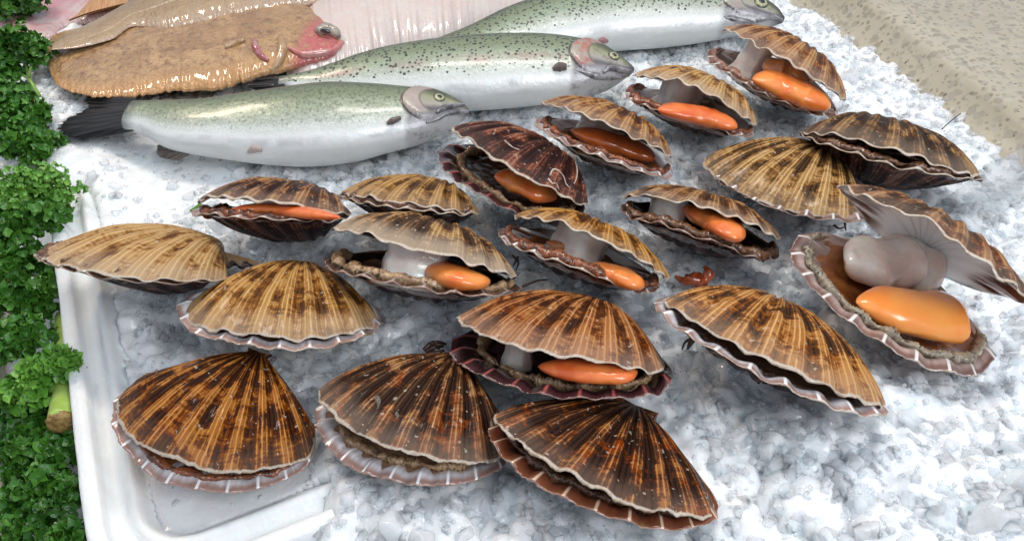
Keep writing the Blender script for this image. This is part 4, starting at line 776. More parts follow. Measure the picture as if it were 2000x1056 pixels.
def eye(f, px, py, rpx, parent):
    P0, n0 = f.surf(px, py); R = rpx*np.linalg.norm(P0-CAM)/FPX; n0 = Vector(n0); 
    e = None
    t1 = n0.orthogonal().normalized(); t2 = n0.cross(t1)
    def disc(name, prof, mat, par):
        V = []; F = []; nn = 30
        for (r_, h_) in prof:
            for k in range(nn):
                a = 2*math.pi*k/nn; V.append(np.array(P0)+np.array(t1)*math.cos(a)*r_*R*1.1+np.array(t2)*math.sin(a)*r_*R+np.array(n0)*h_*R)
        for i in range(len(prof)-1):
            for k in range(nn): F.append((i*nn+k, i*nn+(k+1) % nn, (i+1)*nn+(k+1) % nn, (i+1)*nn+k))
        F.append(tuple((len(prof)-1)*nn+k for k in range(nn)))
        return mesh_obj(name, V, F, mat, par)
    e = disc('eye', [(1.25, -.5), (1.2, .05), (1.05, .16), (.95, .1)], M_EYER, parent)
    disc('iris', [(1.0, -.1), (.95, .12), (.75, .22), (.5, .27)], M_EYEW, e)
    disc('pupil', [(.52, .1), (.5, .29), (.3, .36), (.05, .38)], M_EYEB, e)
M_GILL = mat_simple('gill_cover_skin', (.46,.36,.33), .22, (.36,.30,.22), 120, .0006, .2, .7)
M_GILLR = mat_simple('red_gill_cover_skin', (.42,.17,.14), .22, (.36,.30,.24), 90, .0006, .2, .7)
M_JAW = mat_simple('jaw_skin', (.10,.095,.10), .2, (.32,.30,.31), 150, .0005, .1, .7)
def on_line(f, pts, rads, name, mat, parent, lift=0.0):
    P_ = spline(pts, 30); W_ = []
    for p in P_:
        P0, n0 = f.surf(*p); W_.append(P0+n0*lift)
    W_ = np.array(W_)
    for _ in range(4): W_[1:-1] = (W_[:-2]+W_[1:-1]*2+W_[2:])/4
    sc = np.linalg.norm(W_[0]-CAM)/FPX
    V, F = tube(W_, np.interp(np.linspace(0, 1, 30), np.linspace(0, 1, len(rads)), rads)*sc, 10); return mesh_obj(name, V, F, mat, parent)

# front trout
ft = Fish([(255,196),(300,195),(400,190),(480,178),(560,167),(640,158),(720,160),(790,166),(850,174),(890,190),(908,204),(916,214)],
          [(255,256),(300,268),(350,294),(430,310),(520,322),(600,326),(680,318),(750,300),(810,284),(860,262),(900,240),(916,222)], .026, .62, math.radians(18))
r1 = empty('trout', ft.C[0]); tag(r1, 'front trout with black tail fin and silvery flank, its snout by the dark wormy scallop', 'fish', 'rainbow trout lying on the ice')
note(ft.body('body', mat_trout('trout_skin', 1, .35, .15, .80), r1, headu=.80))
fin('tail_fin', [(268,194),(264,210),(260,232),(262,256)], [(168,186),(160,196),(166,212),(118,238),(112,258),(150,272),(200,268)], .022, .012, M_FIN, r1, n=60)
fin('anal_fin', [(335,282),(375,300)], [(306,284),(308,306),(345,315)], .014, .006, M_FIN2, r1)
on_line(ft, [(486,296),(498,290),(512,292)], [3,8,4], 'pelvic_fin', M_PALEFIN, r1, .001)
on_line(ft, [(756,243),(766,238),(782,232)], [3,7,4], 'pectoral_fin', M_FIN2, r1, .002)
False and ft.patch('gill_cover', ([(770,170),(764,190),(766,212),(786,228)], [(812,176),(815,195),(812,212),(805,228)]), M_GILL, r1)
eye(ft, 858, 190, 9.5, r1)
on_line(ft, [(914,218),(895,219),(870,224),(853,234),(832,240)], [3,5,4,3,2], 'mouth', M_JAW, r1, .0004)
on_line(ft, [(905,206),(880,208),(862,214),(852,222)], [3,6,6,3], 'upper_jaw', M_JAW, r1, .0006)
# middle trout
fm = Fish([(545,150),(600,138),(650,122),(720,98),(790,82),(895,68),(1000,62),(1088,65),(1158,79),(1203,102),(1228,122),(1238,132)],
          [(545,172),(600,180),(650,195),(720,210),(790,218),(860,220),(920,218),(1000,212),(1070,204),(1130,196),(1190,176),(1238,142)], .030, .62, math.radians(18))
r2 = empty('trout', fm.C[0]); tag(r2, 'middle trout with a spotted green back and reddish gill cover', 'fish', 'rainbow trout lying on the ice')
note(fm.body('body', mat_trout('spotted_trout_skin', 2, 1.0, .75, .81, .5, (.46,.16,.13)), r2, headu=.81))
fin('tail_fin', [(560,150),(556,165),(560,180)], [(500,156),(480,166),(505,182)], .030, .026, M_FIN, r2)
on_line(fm, [(1080,136),(1092,132),(1106,132)], [4,10,6], 'pectoral_fin', M_FIN2, r2, .001)
False and fm.patch('gill_cover', ([(1108,80),(1096,98),(1096,118),(1112,134)], [(1150,86),(1155,105),(1152,122),(1150,136)]), M_GILLR, r2)
eye(fm, 1199, 109, 9.5, r2)
on_line(fm, [(1234,140),(1215,138),(1190,134),(1178,142)], [3,6,6,3], 'upper_jaw', M_JAW, r2, .0006)
on_line(fm, [(1230,148),(1205,152),(1185,152),(1160,148),(1126,138)], [2,3,5,7,.6], 'mouth', M_JAW, r2, .0002)
# back trout
fb = Fish([(720,112),(800,92),(880,68),(950,42),(1010,14),(1080,-12),(1180,-34),(1300,-42),(1400,-32),(1470,-12),(1512,12),(1530,34)],
          [(720,130),(800,140),(880,135),(960,128),(1040,120),(1120,112),(1190,102),(1280,96),(1360,86),(1430,74),(1490,62),(1530,46)], .026, [.3,.4,.62,.62,.62,.62,.6], math.radians(18))
r3 = empty('trout', fb.C[0]); tag(r3, 'back trout with a pale green flank and yellow eye, partly hidden behind the middle one', 'fish', 'rainbow trout lying on the ice')
note(fb.body('body', mat_trout('green_trout_skin', 3, .9, .1, .84, 1.0), r3, headu=.84))
False and fb.patch('gill_cover', ([(1396,-22),(1388,-4),(1390,12),(1402,26)], [(1432,-20),(1436,0),(1434,14),(1430,28)]), M_GILL, r3)
eye(fb, 1487, 5, 11, r3)
on_line(fb, [(1527,40),(1508,34),(1488,38),(1478,42)], [3,5,5,3], 'upper_jaw', M_JAW, r3, .0006)
on_line(fb, [(1392,30),(1430,36),(1460,44),(1505,47)], [.6,7,7,1], 'throat', M_JAW, r3, -.002)
on_line(fb, [(1168,84),(1176,79),(1186,80)], [3,7,3], 'pelvic_fin', mat_simple('red_fin_stub', (.36,.10,.12), .3, (.30,.2,.2), 90), r3, .001)

# flat fish
def mat_flat(name, a, b, c_, edge, seed, spec=.8, blotch=.6, rays=0.0, line=None, pinkhead=None):
    m = N(name); uv = m.uv(); U, Vv, _ = m.sep(uv); ob = m.geo().outputs['Position']
    nz = m.noise(ob, 40, 5, .65, .8); n2 = m.noise(ob, 150, 4, .7); n3 = m.noise(ob, 420, 3, .6)
    col = m.mix(m.ss(.32, .68, nz), a, b); col = m.mix(m.math('MULTIPLY', m.ss(.48, .66, n2), blotch), col, c_)
    ed = m.ss(.34, .5, m.math('ADD', m.math('ABSOLUTE', m.math('SUBTRACT', Vv, .5)), m.math('MULTIPLY', m.math('SUBTRACT', n2, .5), .12)))
    col = m.mix(m.math('MULTIPLY', ed, .85), col, edge)
    ry = m.noise(m.vec(m.math('MULTIPLY', U, 120), m.math('MULTIPLY', Vv, 2), seed), 1, 2, .5)
    col = m.mix(m.math('MULTIPLY', m.math('MULTIPLY', m.ss(.45, .6, ry), ed), rays), col, tuple(.5*x for x in edge))
    col = m.mix(m.math('MULTIPLY', m.ss(.62, .70, n3), .35), col, tuple(.35*x for x in c_))
    if line: col = m.mix(m.math('MULTIPLY', m.ss(.012, .004, m.math('ABSOLUTE', m.math('SUBTRACT', Vv, line))), m.ss(.4, .5, n3)), col, (.62,.52,.40))
    if pinkhead: col = m.mix(m.math('MULTIPLY', m.ss(pinkhead, pinkhead+.05, m.math('ADD', U, m.math('MULTIPLY', m.math('SUBTRACT', .5, Vv), .10))), m.ss(.3, .5, n2)), col, (.50,.12,.11))
    h = m.math('ADD', m.math('MULTIPLY', n2, .5), m.math('MULTIPLY', m.noise(ob, 340, 2, .5), 1.1))
    m.bsdf(Base_Color=col, Roughness=.34, Normal=m.bump(h, .0017, spec), Coat_Weight=.7, Coat_Roughness=.06, Subsurface_Weight=.2, Subsurface_Scale=.004); return m.done()
M_FB = mat_flat('brown_flatfish_skin', (.52,.31,.14), (.34,.18,.075), (.20,.10,.045), (.64,.33,.12), 1, 1.0, .85, .5, None, .86)
M_FG = mat_flat('grey_flatfish_skin', (.42,.28,.14), (.32,.20,.10), (.28,.17,.09), (.50,.36,.26), 2, .8, .5, .4, .25)
M_FW = mat_flat('white_flatfish_belly', (.66,.58,.52), (.66,.52,.47), (.62,.42,.38), (.66,.56,.52), 3, .35, .22, .4)
M_FP = mat_flat('pink_flatfish_tail', (.60,.50,.48), (.58,.24,.26), (.60,.30,.32), (.56,.40,.38), 4, .4, .5, .8)
white = Fish([(560,60),(600,20),(680,-60),(780,-100),(900,-80),(980,-45),(1040,-14),(1062,-6)],
             [(560,150),(600,168),(690,150),(780,110),(880,84),(960,48),(1030,12),(1062,0)], .004, .30, 0, ex=1.8, ragged=.03)
r4 = empty('flatfish', white.C[0]); tag(r4, 'white flatfish lying belly side up behind the middle trout', 'fish', 'flatfish heaped at the back of the display')
note(white.body('body', M_FW, r4))
pink = Fish([(-60,62),(0,40),(60,12),(120,-20),(200,-60),(300,-90),(420,-100)], [(-60,108),(0,98),(60,72),(130,62),(200,60),(300,50),(420,30)], .006, .16, 0)
r5 = empty('flatfish', pink.C[0]); tag(r5, 'pinkish white flatfish tail sticking out beside the parsley tops', 'fish', 'flatfish heaped at the back of the display')
note(pink.body('body', M_FP, r5))
fin('side_fin', [(135,42),(180,26),(250,8)], [(150,30),(190,-10),(250,-22)], .018, .016, mat_fin('orange_fin', (.48,.20,.06), (.60,.36,.18)), r5)
brown = Fish([(92,92),(104,70),(150,56),(210,44),(300,24),(400,12),(500,4),(580,8),(630,34),(662,62),(674,82)],
             [(92,112),(102,150),(134,178),(220,191),(330,178),(420,172),(500,150),(570,130),(636,116),(674,100)], .019, [.06,.10,.14,.18,.22,.28,.40], 0, ex=1.7, ragged=.045)
r6 = empty('flatfish', brown.C[0]); tag(r6, 'orange-brown flatfish with a pink mouth and raised eye, its head touching the white one', 'fish', 'flatfish heaped at the back of the display')
note(brown.body('body', M_FB, r6))
on_line(brown, [(618,66),(636,62),(652,68),(660,76)], [8,13,12,6], 'eye', mat_simple('grey_eye_lid', (.48,.40,.32), .2, (.22,.17,.14), 160, .001, .2, .8), r6, .002)
on_line(brown, [(628,70),(636,72),(644,74)], [2,4,2], 'pupil', M_EYEB, r6, .006)
on_line(brown, [(668,84),(650,100),(620,106),(590,108),(565,96)], [5,6,7,6,3], 'mouth', mat_simple('pink_lip', (.55,.16,.16), .18, (.55,.30,.26), 120, .001, .3, .8), r6, .001)
on_line(brown, [(498,78),(500,96),(512,112),(524,120)], [3,7,6,3], 'gill_slit', mat_simple('raw_gill', (.34,.05,.07), .15, (.50,.28,.26), 160, .001, .3, .8), r6, .001)
on_line(brown, [(548,74),(552,96),(546,118),(530,142)], [5,9,8,3], 'gill_flap', mat_simple('gill_flap_skin', (.50,.34,.20), .2, (.40,.22,.10), 160, .001, .3, .8), r6, .001)
on_line(brown, [(440,95),(460,86),(478,80)], [3,6,3], 'pectoral_fin', mat_simple('tan_fin', (.52,.36,.20), .2, (.34,.20,.09), 160, .001, .3, .8), r6, .001)
grey = Fish([(100,84),(150,58),(200,34),(260,-2),(340,-60),(460,-90),(560,-80),(640,-30)],
            [(100,98),(160,92),(220,76),(262,52),(340,60),(450,44),(560,20),(640,0)], .030, [.14,.16,.2,.26,.28,.28], 0, ex=1.7, ragged=.035)
r7 = empty('flatfish', grey.C[0]); tag(r7, 'grey-brown flatfish lying across the orange-brown one, cut by the top edge', 'fish', 'flatfish heaped at the back of the display')
note(grey.body('body', M_FG, r7))

# ------------------------------------------------------------------ stone counter
def stone_sheet():
    a = G(1690, 0, .026); b = G(2000, 235, .026); d = (b-a); d[2] = 0; d /= np.linalg.norm(d); n_ = np.array([-d[1], d[0], 0.0])
    if n_[0] < 0: n_ = -n_
    prof = [(-.20, -.030), (-.19, -.010), (-.07, -.010), (-.045, -.0095), (-.032, -.007), (-.022, -.002), (-.014, .005), (-.007, .014), (-.003, .0205), (-.0008, .0245), (.0015, .0263), (.006, .0273), (.02, .028), (.5, .031), (1.2, .034)]
    ts = np.linspace(-2.5, 2.5, 40); V = []
    for t in ts:
        for (o, z) in prof: p = a+d*t+n_*o; V.append((p[0], p[1], z))
    return V, grid_faces(40, len(prof), 0)
V, F = stone_sheet()
o = mesh_obj('counter', V, F, M_STONE); tag(o, kind='structure'); o['label'] = 'speckled cream stone counter with a raised coved edge'
m = N('worktop_tan'); ob = m.geo().outputs['Position']; nz = m.noise(ob, 60, 4, .6)
m.bsdf(Base_Color=m.mix(m.ss(.35,.65,nz), (.46,.34,.19), (.36,.26,.14)), Roughness=.4); M_TAN = m.done()
a = -.062
V = []; F = []
nx, ny = 40, 40
xs = np.linspace(-1.2, -.10, nx); ys = np.linspace(-.6, 1.2, ny)
V = [(x, y, a+.0006*math.sin(x*90)*math.sin(y*70)) for x in xs for y in ys]
o = mesh_obj('ground', V, grid_faces(nx, ny), M_TAN); tag(o, kind='structure'); o['label'] = 'tan worktop under the parsley'
# tray lip at the far left
p0, p1 = G(2, 850, a+.02), G(14, 1056, a+.02); dd = p1-p0
acc = Acc(); q0 = p0-dd*2; q1 = p1+dd*1.5
prof = [(-.06, a-.005), (-.06, a+.018), (-.004, a+.020), (-.001, a+.018), (0, a+.014), (0, a-.004)]
V = [ (q0[0]*(1-t)+q1[0]*t+o_, q0[1]*(1-t)+q1[1]*t, z) for t in np.linspace(0, 1, 12) for (o_, z) in prof]
o = mesh_obj('tray_edge', V, grid_faces(12, len(prof), 0, True), mat_simple('cream_enamel', (.62,.56,.42), .4)); tag(o, 'cream edge strip of a tray left of the parsley', 'tray')

# ------------------------------------------------------------------ polystyrene box
O_ = G(165, 1056, .004); O2 = G(105, 515, .004); dL = O_-O2; dL[2] = 0; dL /= np.linalg.norm(dL)           # towards the viewer
nL = np.array([-dL[1], dL[0], 0]);  nL = nL if nL[0] > 0 else -nL                                         # towards the ice
A_ = G(335, 1052, -.010); B_ = G(560, 966, -.010); dF = B_-A_; dF[2] = 0; dF /= np.linalg.norm(dF)
nF = np.array([-dF[1], dF[0], 0]); nF = nF if nF[1] > 0 else -nF
WL = .036
def side_l(x, y): return (x-O_[0])*nL[0]+(y-O_[1])*nL[1]
def side_f(x, y): return (x-A_[0])*nF[0]+(y-A_[1])*nF[1]
# inner edge lines: side_l = WL, side_f = 0 ; corner
M2 = np.array([[nL[0], nL[1]], [nF[0], nF[1]]]); rhs = np.array([WL+O_[0]*nL[0]+O_[1]*nL[1], A_[0]*nF[0]+A_[1]*nF[1]])
cor = np.linalg.solve(M2, rhs)
RC = .016
path = []; 
for t in np.linspace(.75, RC, 60): path.append((cor-dL[:2]*t, nL[:2]))
a0 = math.atan2(nL[1], nL[0]); a1_ = math.atan2(nF[1], nF[0])
p_in = cor-dL[:2]*RC; p_out = cor+dF[:2]*RC
for t in np.linspace(0, 1, 14)[1:-1]:
    q = (1-t)**2*p_in+2*t*(1-t)*cor+t*t*p_out; ang = a0+(a1_-a0)*t; path.append((q, np.array([math.cos(ang), math.sin(ang)])))
for t in np.linspace(RC, .7, 56): path.append((cor+dF[:2]*t, nF[:2]))
# distance outward from the inner water line, height
prof = [(-.003, -.045), (.000, -.012), (.004, -.006), (.009, -.001), (.0105, .0012), (.013, .0018), (.0150, .0004), (.0165, -.0034), (.0240, -.0042), (.0256, -.001), (.0266, .0038), (.0280, .0050), (.034, .0046), (.0355, .0036), (.036, .000), (.0365, -.062)]
rs = np.random.RandomState(3); V = []
for i, (q, nn_) in enumerate(path):
    for j, (o_, z) in enumerate(prof):
        jj = .00022*rs.randn() if 0 < j < len(prof)-1 else 0
        V.append((q[0]-nn_[0]*(o_+jj*.7), q[1]-nn_[1]*(o_+jj*.7), z+jj*.6))
o = mesh_obj('box', V, grid_faces(len(path), len(prof), 0, True), M_POLY); tag(o, 'white polystyrene fish box with a grooved rim and rounded corner', 'box')

# ------------------------------------------------------------------ ice
E1 = G(1540, 0, 0); E2 = G(2000, 290, 0); dE = (E2-E1)[:2]; dE /= np.linalg.norm(dE); nE = np.array([-dE[1], dE[0]]); nE = nE if nE[0] > 0 else -nE
def ice_base(x, y):
    sl = side_l(x, y); sf = side_f(x, y)
    inside = np.minimum(sl-WL, sf)
    corner = sstep(.20, .10, np.hypot((x-cor[0])*1.0, (y-cor[1])*.75))
    z = -.004-.0085*corner*sstep(.055, .0, inside)-.002*corner
    coverL = sstep(.055, .11, y+.3*(x+.33)); coverF = sstep(cor[0]+.050, cor[0]+.085, x)
    rimL = (sl < WL-.006); rimF = (sf < -.006)
    zr = np.where(rimL, -.03+.0365*coverL, -.03+.036*coverF)
    zr = np.where(rimL & rimF, -.03, zr)
    z = np.where(rimL | rimF, zr, z)
    # beyond the left outer edge the ice falls away
    z = np.where(sl < .002, z-.35*(.002-sl)-.01, z)
    z = np.where(~rimL & ~rimF, np.maximum(z, -.004+.010*np.maximum(coverL*sstep(.03, 0, sl-WL), coverF*sstep(.03, 0, sf))-.02*(corner > .01)*0), z) if True else z
    # right edge against the stone
    de = (x-E1[0])*nE[0]+(y-E1[1])*nE[1]
    de = de+.014*(vnoise(x, y, .03, 9)-.5)+.010*(vnoise(x, y, .011, 10)-.5)
    z = z+.006*sstep(-.10, -.02, de)-.030*sstep(-.010, .012, de)
    front = sstep(-.05, -.16, y)*sstep(-.05, .12, x); z = z+.010*front
    return z, corner, inside, de
xs = np.arange(-.56, .62, .0016); ys = np.arange(-.24, .52, .0019)
# keep the sheet inside what the camera and a step to the side could see
X, Y = np.meshgrid(xs, ys, indexing='ij')
zb, corner, inside, de = ice_base(X, Y)
melt = np.maximum(sstep(.070, .045, np.hypot(X-cor[0]-.02, Y-cor[1]-.01))*sstep(.060, .03, inside), sstep(.11, .05, np.hypot((X+.28), (Y-.11)*1.1)))
rough = 1-.85*melt
rough *= 1-.45*sstep(.02, -.03, np.abs(de+.04)-.03)
wx = X+.004*(vnoise(X, Y, .013, 21)-.5); wy = Y+.004*(vnoise(X, Y, .013, 22)-.5)
Z = zb+rough*(.0085*(lumps(wx, wy, .0150, 1)-.25)+.0070*(lumps(wx, wy, .0092, 7)-.25)+.0040*(lumps(X, Y, .0052, 13)-.2))+.006*(vnoise(X, Y, .06, 2)-.5)*rough+.0010*melt*(vnoise(X, Y, .012, 4)-.5)
# hollows where shells and fish lie
gx = ((xs[0])); low = np.full(Z.shape, 9.0)
for Vc in CARVE:
    i = np.clip(((Vc[:, 0]-xs[0])/.0016).round().astype(int), 0, len(xs)-1); j = np.clip(((Vc[:, 1]-ys[0])/.0019).round().astype(int), 0, len(ys)-1)
    np.minimum.at(low, (i, j), Vc[:, 2])
for _ in range(2):
    l2 = low.copy(); l2[1:] = np.minimum(l2[1:], low[:-1]); l2[:-1] = np.minimum(l2[:-1], low[1:]); l2[:, 1:] = np.minimum(l2[:, 1:], low[:, :-1]); l2[:, :-1] = np.minimum(l2[:, :-1], low[:, 1:]); low = l2
ZF = np.minimum(Z, low-.0010)
V = np.stack([X, Y, ZF], -1).reshape(-1, 3)
o = mesh_obj('crushed_ice', V, grid_faces(len(xs), len(ys)), M_ICEBED); tag(o, kind='stuff'); o['label'] = 'bed of crushed ice filling the box and spilling over the counter'; o['category'] = 'ice'

# loose lumps on top of the bed
def protos(n, seed):
    out = []; rs_ = random.Random(seed)
    for k in range(n):
        bm = bmesh.new(); fl = rs_.uniform(.45, .9); el = rs_.uniform(.75, 1.25)
        for _ in range(rs_.randint(9, 16)):
            v = Vector((rs_.gauss(0, 1), rs_.gauss(0, 1), rs_.gauss(0, 1))).normalized()*rs_.uniform(.75, 1.1); bm.verts.new((v.x*el, v.y, v.z*fl))
        r = bmesh.ops.convex_hull(bm, input=bm.verts); 
        junk = [g for g in r['geom_interior']+r['geom_unused'] if isinstance(g, bmesh.types.BMVert)]
        bmesh.ops.delete(bm, geom=list(set(junk)), context='VERTS')
        bmesh.ops.bevel(bm, geom=list(bm.edges), offset=.11, segments=2, affect='EDGES', profile=.6, clamp_overlap=True)
        bmesh.ops.triangulate(bm, faces=bm.faces); bm.verts.index_update()
        for v in bm.verts:
            if v.co.length > 1.12: v.co *= 1.12/v.co.length
        V = np.array([v.co[:] for v in bm.verts]); F = np.array([[v.index for v in f.verts] for f in bm.faces]); bm.free(); out.append((V, F))
    return out
PR = protos(14, 4)
def scatter(name, pts, sizes, mat, seed, label):
    rs_ = np.random.RandomState(seed); Vs = []; Fs = []; off = 0
    for (p, s_) in zip(pts, sizes):
        V, F = PR[rs_.randint(len(PR))]; a, b, c = rs_.uniform(0, 6.28), rs_.uniform(-.6, .6), rs_.uniform(-.6, .6)
        M = Rm(2, a)@Rm(0, b)@Rm(1, c); Vs.append((V*s_)@M.T+p); Fs.append(F+off); off += len(V)
    V = np.vstack(Vs); F = np.vstack(Fs)
    if s_ > .003: V = V+.0009*np.stack([np.sin(V[:,1]*900+V[:,2]*700), np.sin(V[:,0]*850+V[:,2]*600), np.sin(V[:,0]*700+V[:,1]*950)], -1)*.5
    o = mesh_obj(name, V, F, mat); tag(o, kind='stuff'); o['label'] = label; o['category'] = 'ice'; return o
rs = np.random.RandomState(11); pts = []; sz = []
NC = 13000
cx_ = rs.uniform(-.46, .52, NC*3); cy_ = rs.uniform(-.215, .47, NC*3); s_all = np.exp(rs.normal(math.log(.0042), .42, NC*3))
zb2, cor2, ins2, de2 = ice_base(cx_, cy_)
for x, y, s_, z, c_, n_, e_ in zip(cx_, cy_, s_all, zb2, cor2, ins2, de2):
    if z < -.026 or e_ > .004: continue
    i = int(round((x-xs[0])/.0016)); j = int(round((y-ys[0])/.0019))
    if not (3 < i < len(xs)-4 and 3 < j < len(ys)-4): continue
    mlt = melt[i, j]
    if rs.rand() < mlt*.80: continue
    if e_ > -.09 and rs.rand() < .35: continue
    k = max(2, int(s_/.0016)+1)
    lw = low[i-k:i+k+1, j-k:j+k+1].min()
    zc = Z[i, j]+s_*rs.uniform(-.65, .15)
    if zc+s_*.9 > lw: 
        zc = lw-s_*.95
        if zc < Z[i, j]-.010: continue
    if (z < -.011 or True) and (side_l(x, y) < WL+s_*.8 and z < .0005) : continue
    if side_f(x, y) < s_*.8 and z < -.002: continue
    pts.append((x, y, zc)); sz.append(s_)
    if len(pts) >= NC: break
scatter('ice_lumps', pts, sz, M_CHUNK, 5, 'loose lumps of crushed ice among the shellfish')
# small splinters
pts2 = []; sz2 = []
for _ in range(9000):
    x, y = rs.uniform(-.40, .46), rs.uniform(-.21, .40); z, c_, n_, e_ = [float(q) for q in ice_base(np.array(x), np.array(y))]
    i = int(round((x-xs[0])/.0016)); j = int(round((y-ys[0])/.0019)); s_ = rs.uniform(.0010, .0026)
    if z < -.02 or e_ > .0 or rs.rand() < melt[i, j]*.9: continue
    zc = Z[i, j]+s_*.3+rs.uniform(0, .002)
    if zc+s_ > low[i-1:i+2, j-1:j+2].min(): continue
    if side_l(x, y) < WL+.002 and z < .0005: continue
    pts2.append((x, y, zc)); sz2.append(s_)
scatter('ice_splinters', pts2, sz2, M_CHUNK, 6, 'small splinters of crushed ice')

# a few single clear pieces that sit on top
def ice_piece(px, py, rpx, z, seed, label, col=M_CLEAR, flat=.8):
    p = G(px, py, z); s_ = rpx*np.linalg.norm(p-CAM)/FPX; V, F = PR[seed % len(PR)]; M = Rm(2, seed*1.3)@Rm(0, .2*seed % 1)
    o = mesh_obj('ice_cube', ((V*[1, 1, flat]*s_)@M.T)+p, F, col); tag(o, label, 'ice'); return o
M_PINKICE = mat_ice('tinted_ice', .5, (.42,.32,.36), .1)
ice_piece(526, 706, 20, .012, 1, 'mauve-tinted ice lump at the hinge of the mahogany scallop', M_PINKICE)
ice_piece(592, 770, 19, .010, 2, 'brownish clear ice lump between the two front dark scallops')
ice_piece(582, 706, 18, .006, 3, 'bluish clear ice lump right of the mauve-tinted one')
ice_piece(668, 700, 22, .006, 4, 'round clear ice lump above the left edge of the black and tan scallop')
ice_piece(1012, 208, 13, .004, 5, 'small square ice cube below the middle trout belly')
ice_piece(1235, 452, 15, .030, 6, 'clear ice lump caught on the back of the gold-brown wavy scallop')
ice_piece(1268, 480, 20, .014, 7, 'clear ice lump between the gold-brown and brown wavy scallops')
ice_piece(1296, 500, 20, .008, 8, 'lower clear ice lump right of the gold-brown wavy scallop')
ice_piece(1505, 540, 21, .004, 9, 'round clear ice lump above the amber blotched scallop')
ice_piece(1432, 535, 21, .004, 10, 'rounded clear ice lump left of its twin above the amber scallop')

# ------------------------------------------------------------------ parsley
M_LEAFS = [mat_leaf('parsley_leaf', (.035,.135,.014), (.095,.26,.03), (.018,.075,.01)), mat_leaf('fresh_parsley_leaf', (.10,.28,.03), (.20,.42,.07), (.06,.18,.02))]
M_STEM = mat_simple('parsley_stem', (.20,.36,.06), .3, (.30,.44,.12), 60, .0003, .3)
def leaflet(acc, c, nrm, size, rs_):
    n = Vector(nrm); n.normalize(); t1 = n.orthogonal().normalized(); t1 = Matrix.Rotation(rs_.uniform(0, 6.28), 3, n)@t1; t2 = n.cross(t1)
    k = 9; V = [np.array(c)-np.array(n)*size*.1]; lob = rs_.choice([3, 4, 5]); ph = rs_.uniform(0, 6.28); cup = rs_.uniform(.25, .75)
    for ring, (rr, hh) in enumerate([(.55, .12), (1.0, cup)]):
        for i in range(k):
            a = 2*math.pi*i/k; r = size*rr*(1+.22*math.cos(lob*a+ph)*ring)*rs_.uniform(.9, 1.1); h = size*(hh+.38*ring*math.sin(lob*a+ph*2))
            V.append(np.array(c)+np.array(t1)*math.cos(a)*r+np.array(t2)*math.sin(a)*r*.8+np.array(n)*h)
    F = [(0, 1+i, 1+(i+1) % k) for i in range(k)]+[(1+i, 1+k+i, 1+k+(i+1) % k, 1+(i+1) % k) for i in range(k)]
    acc.add(V, F)
def sprig(base, heads, seed, label, fresh=0, dens=1.0, lf=.0038):
    """base: px,py,z of the stem foot; heads: list of (px,py,z,r_px)"""
    rs_ = random.Random(seed); b = G(*base); root = empty('parsley_sprig', b); tag(root, label, 'parsley', 'curly parsley sprigs beside the box')
    st = Acc(); lv = Acc()
    H = [(G(h[0], h[1], h[2]), h[3]*np.linalg.norm(G(h[0], h[1], h[2])-CAM)/FPX) for h in heads]
    mean = np.mean([h[0] for h in H], axis=0); fork = b*.45+mean*.55
    V, F = tube(spline([b, (b+fork)/2+np.array([0, 0, .003]), fork], 10), np.linspace(.0019, .0015, 10), 8); st.add(V, F)
    for c, r in H:
        mid = (fork+c)/2+np.array([rs_.uniform(-.003, .003), rs_.uniform(-.003, .003), .004])
        V, F = tube(spline([fork, mid, c-np.array([0, 0, r*.2])], 9), np.linspace(.0014, .0008, 9), 6); st.add(V, F)
        nsub = 7
        subs = []
        for q in range(nsub):
            d = Vector((rs_.gauss(0, 1), rs_.gauss(0, 1), abs(rs_.gauss(0, .8))+.1)).normalized(); e = c+np.array(d)*r*.72
            V, F = tube(spline([c-np.array([0, 0, r*.2]), (c+e)/2+np.array([0,0,.001]), e], 5), np.linspace(.0008, .0005, 5), 5); st.add(V, F); subs.append((e, r*rs_.uniform(.38, .55)))
        subs.append((c+np.array([0, 0, r*.25]), r*.6))
        for e, rr in subs:
            cnt = int(24*dens*max(.5, (rr/.008)**1.6))
            for _ in range(cnt):
                d = Vector((rs_.gauss(0, 1), rs_.gauss(0, 1), rs_.gauss(.25, .9))).normalized(); p = e+np.array(d)*rr*rs_.uniform(.75, 1.1)
                dn = (Vector(d)+Vector((rs_.gauss(0, .35), rs_.gauss(0, .35)-.15, rs_.gauss(.3, .3)))).normalized()
                leaflet(lv, p, dn, lf*rs_.uniform(.65, 1.3), rs_)
    st.obj('stem', M_STEM, root); lv.obj('leaf', M_LEAFS[fresh], root); return root
sprig((70,60,-.01), [(20,10,.02,44),(52,0,.026,30)], 1, 'topmost parsley sprig beside the pink flatfish tail', 0)
sprig((76,188,.006), [(32,108,.022,42),(76,118,.022,30),(12,150,.01,30)], 2, 'parsley sprig with a bright forked stalk beside the orange-brown flatfish', 0)
sprig((62,300,-.01), [(20,215,.012,44),(76,235,.012,34)], 3, 'parsley sprig level with the front trout tail, edge over the ice', 0)
sprig((10,290,-.02), [(30,280,.006,48),(84,300,.004,36)], 4, 'dark parsley sprig just below the front trout tail', 0)
sprig((30,420,-.02), [(95,372,.014,44),(40,390,.016,46),(116,396,.010,26)], 5, 'light green tight-curled parsley sprig above the pale tan scallop', 1, 1.25, .0024)
sprig((20,480,-.03), [(20,460,.006,46),(85,436,.010,38)], 6, 'parsley sprig hugging the tip of the pale tan scallop from above', 0)
sprig((0,480,-.04), [(30,545,-.012,50),(90,520,-.016,36)], 7, 'shaded loose parsley sprig just below the tip of the pale tan scallop', 0)
sprig((10,590,-.04), [(26,610,-.01,48),(92,590,-.014,42)], 8, 'dark parsley sprig beside the bare box rim', 0)
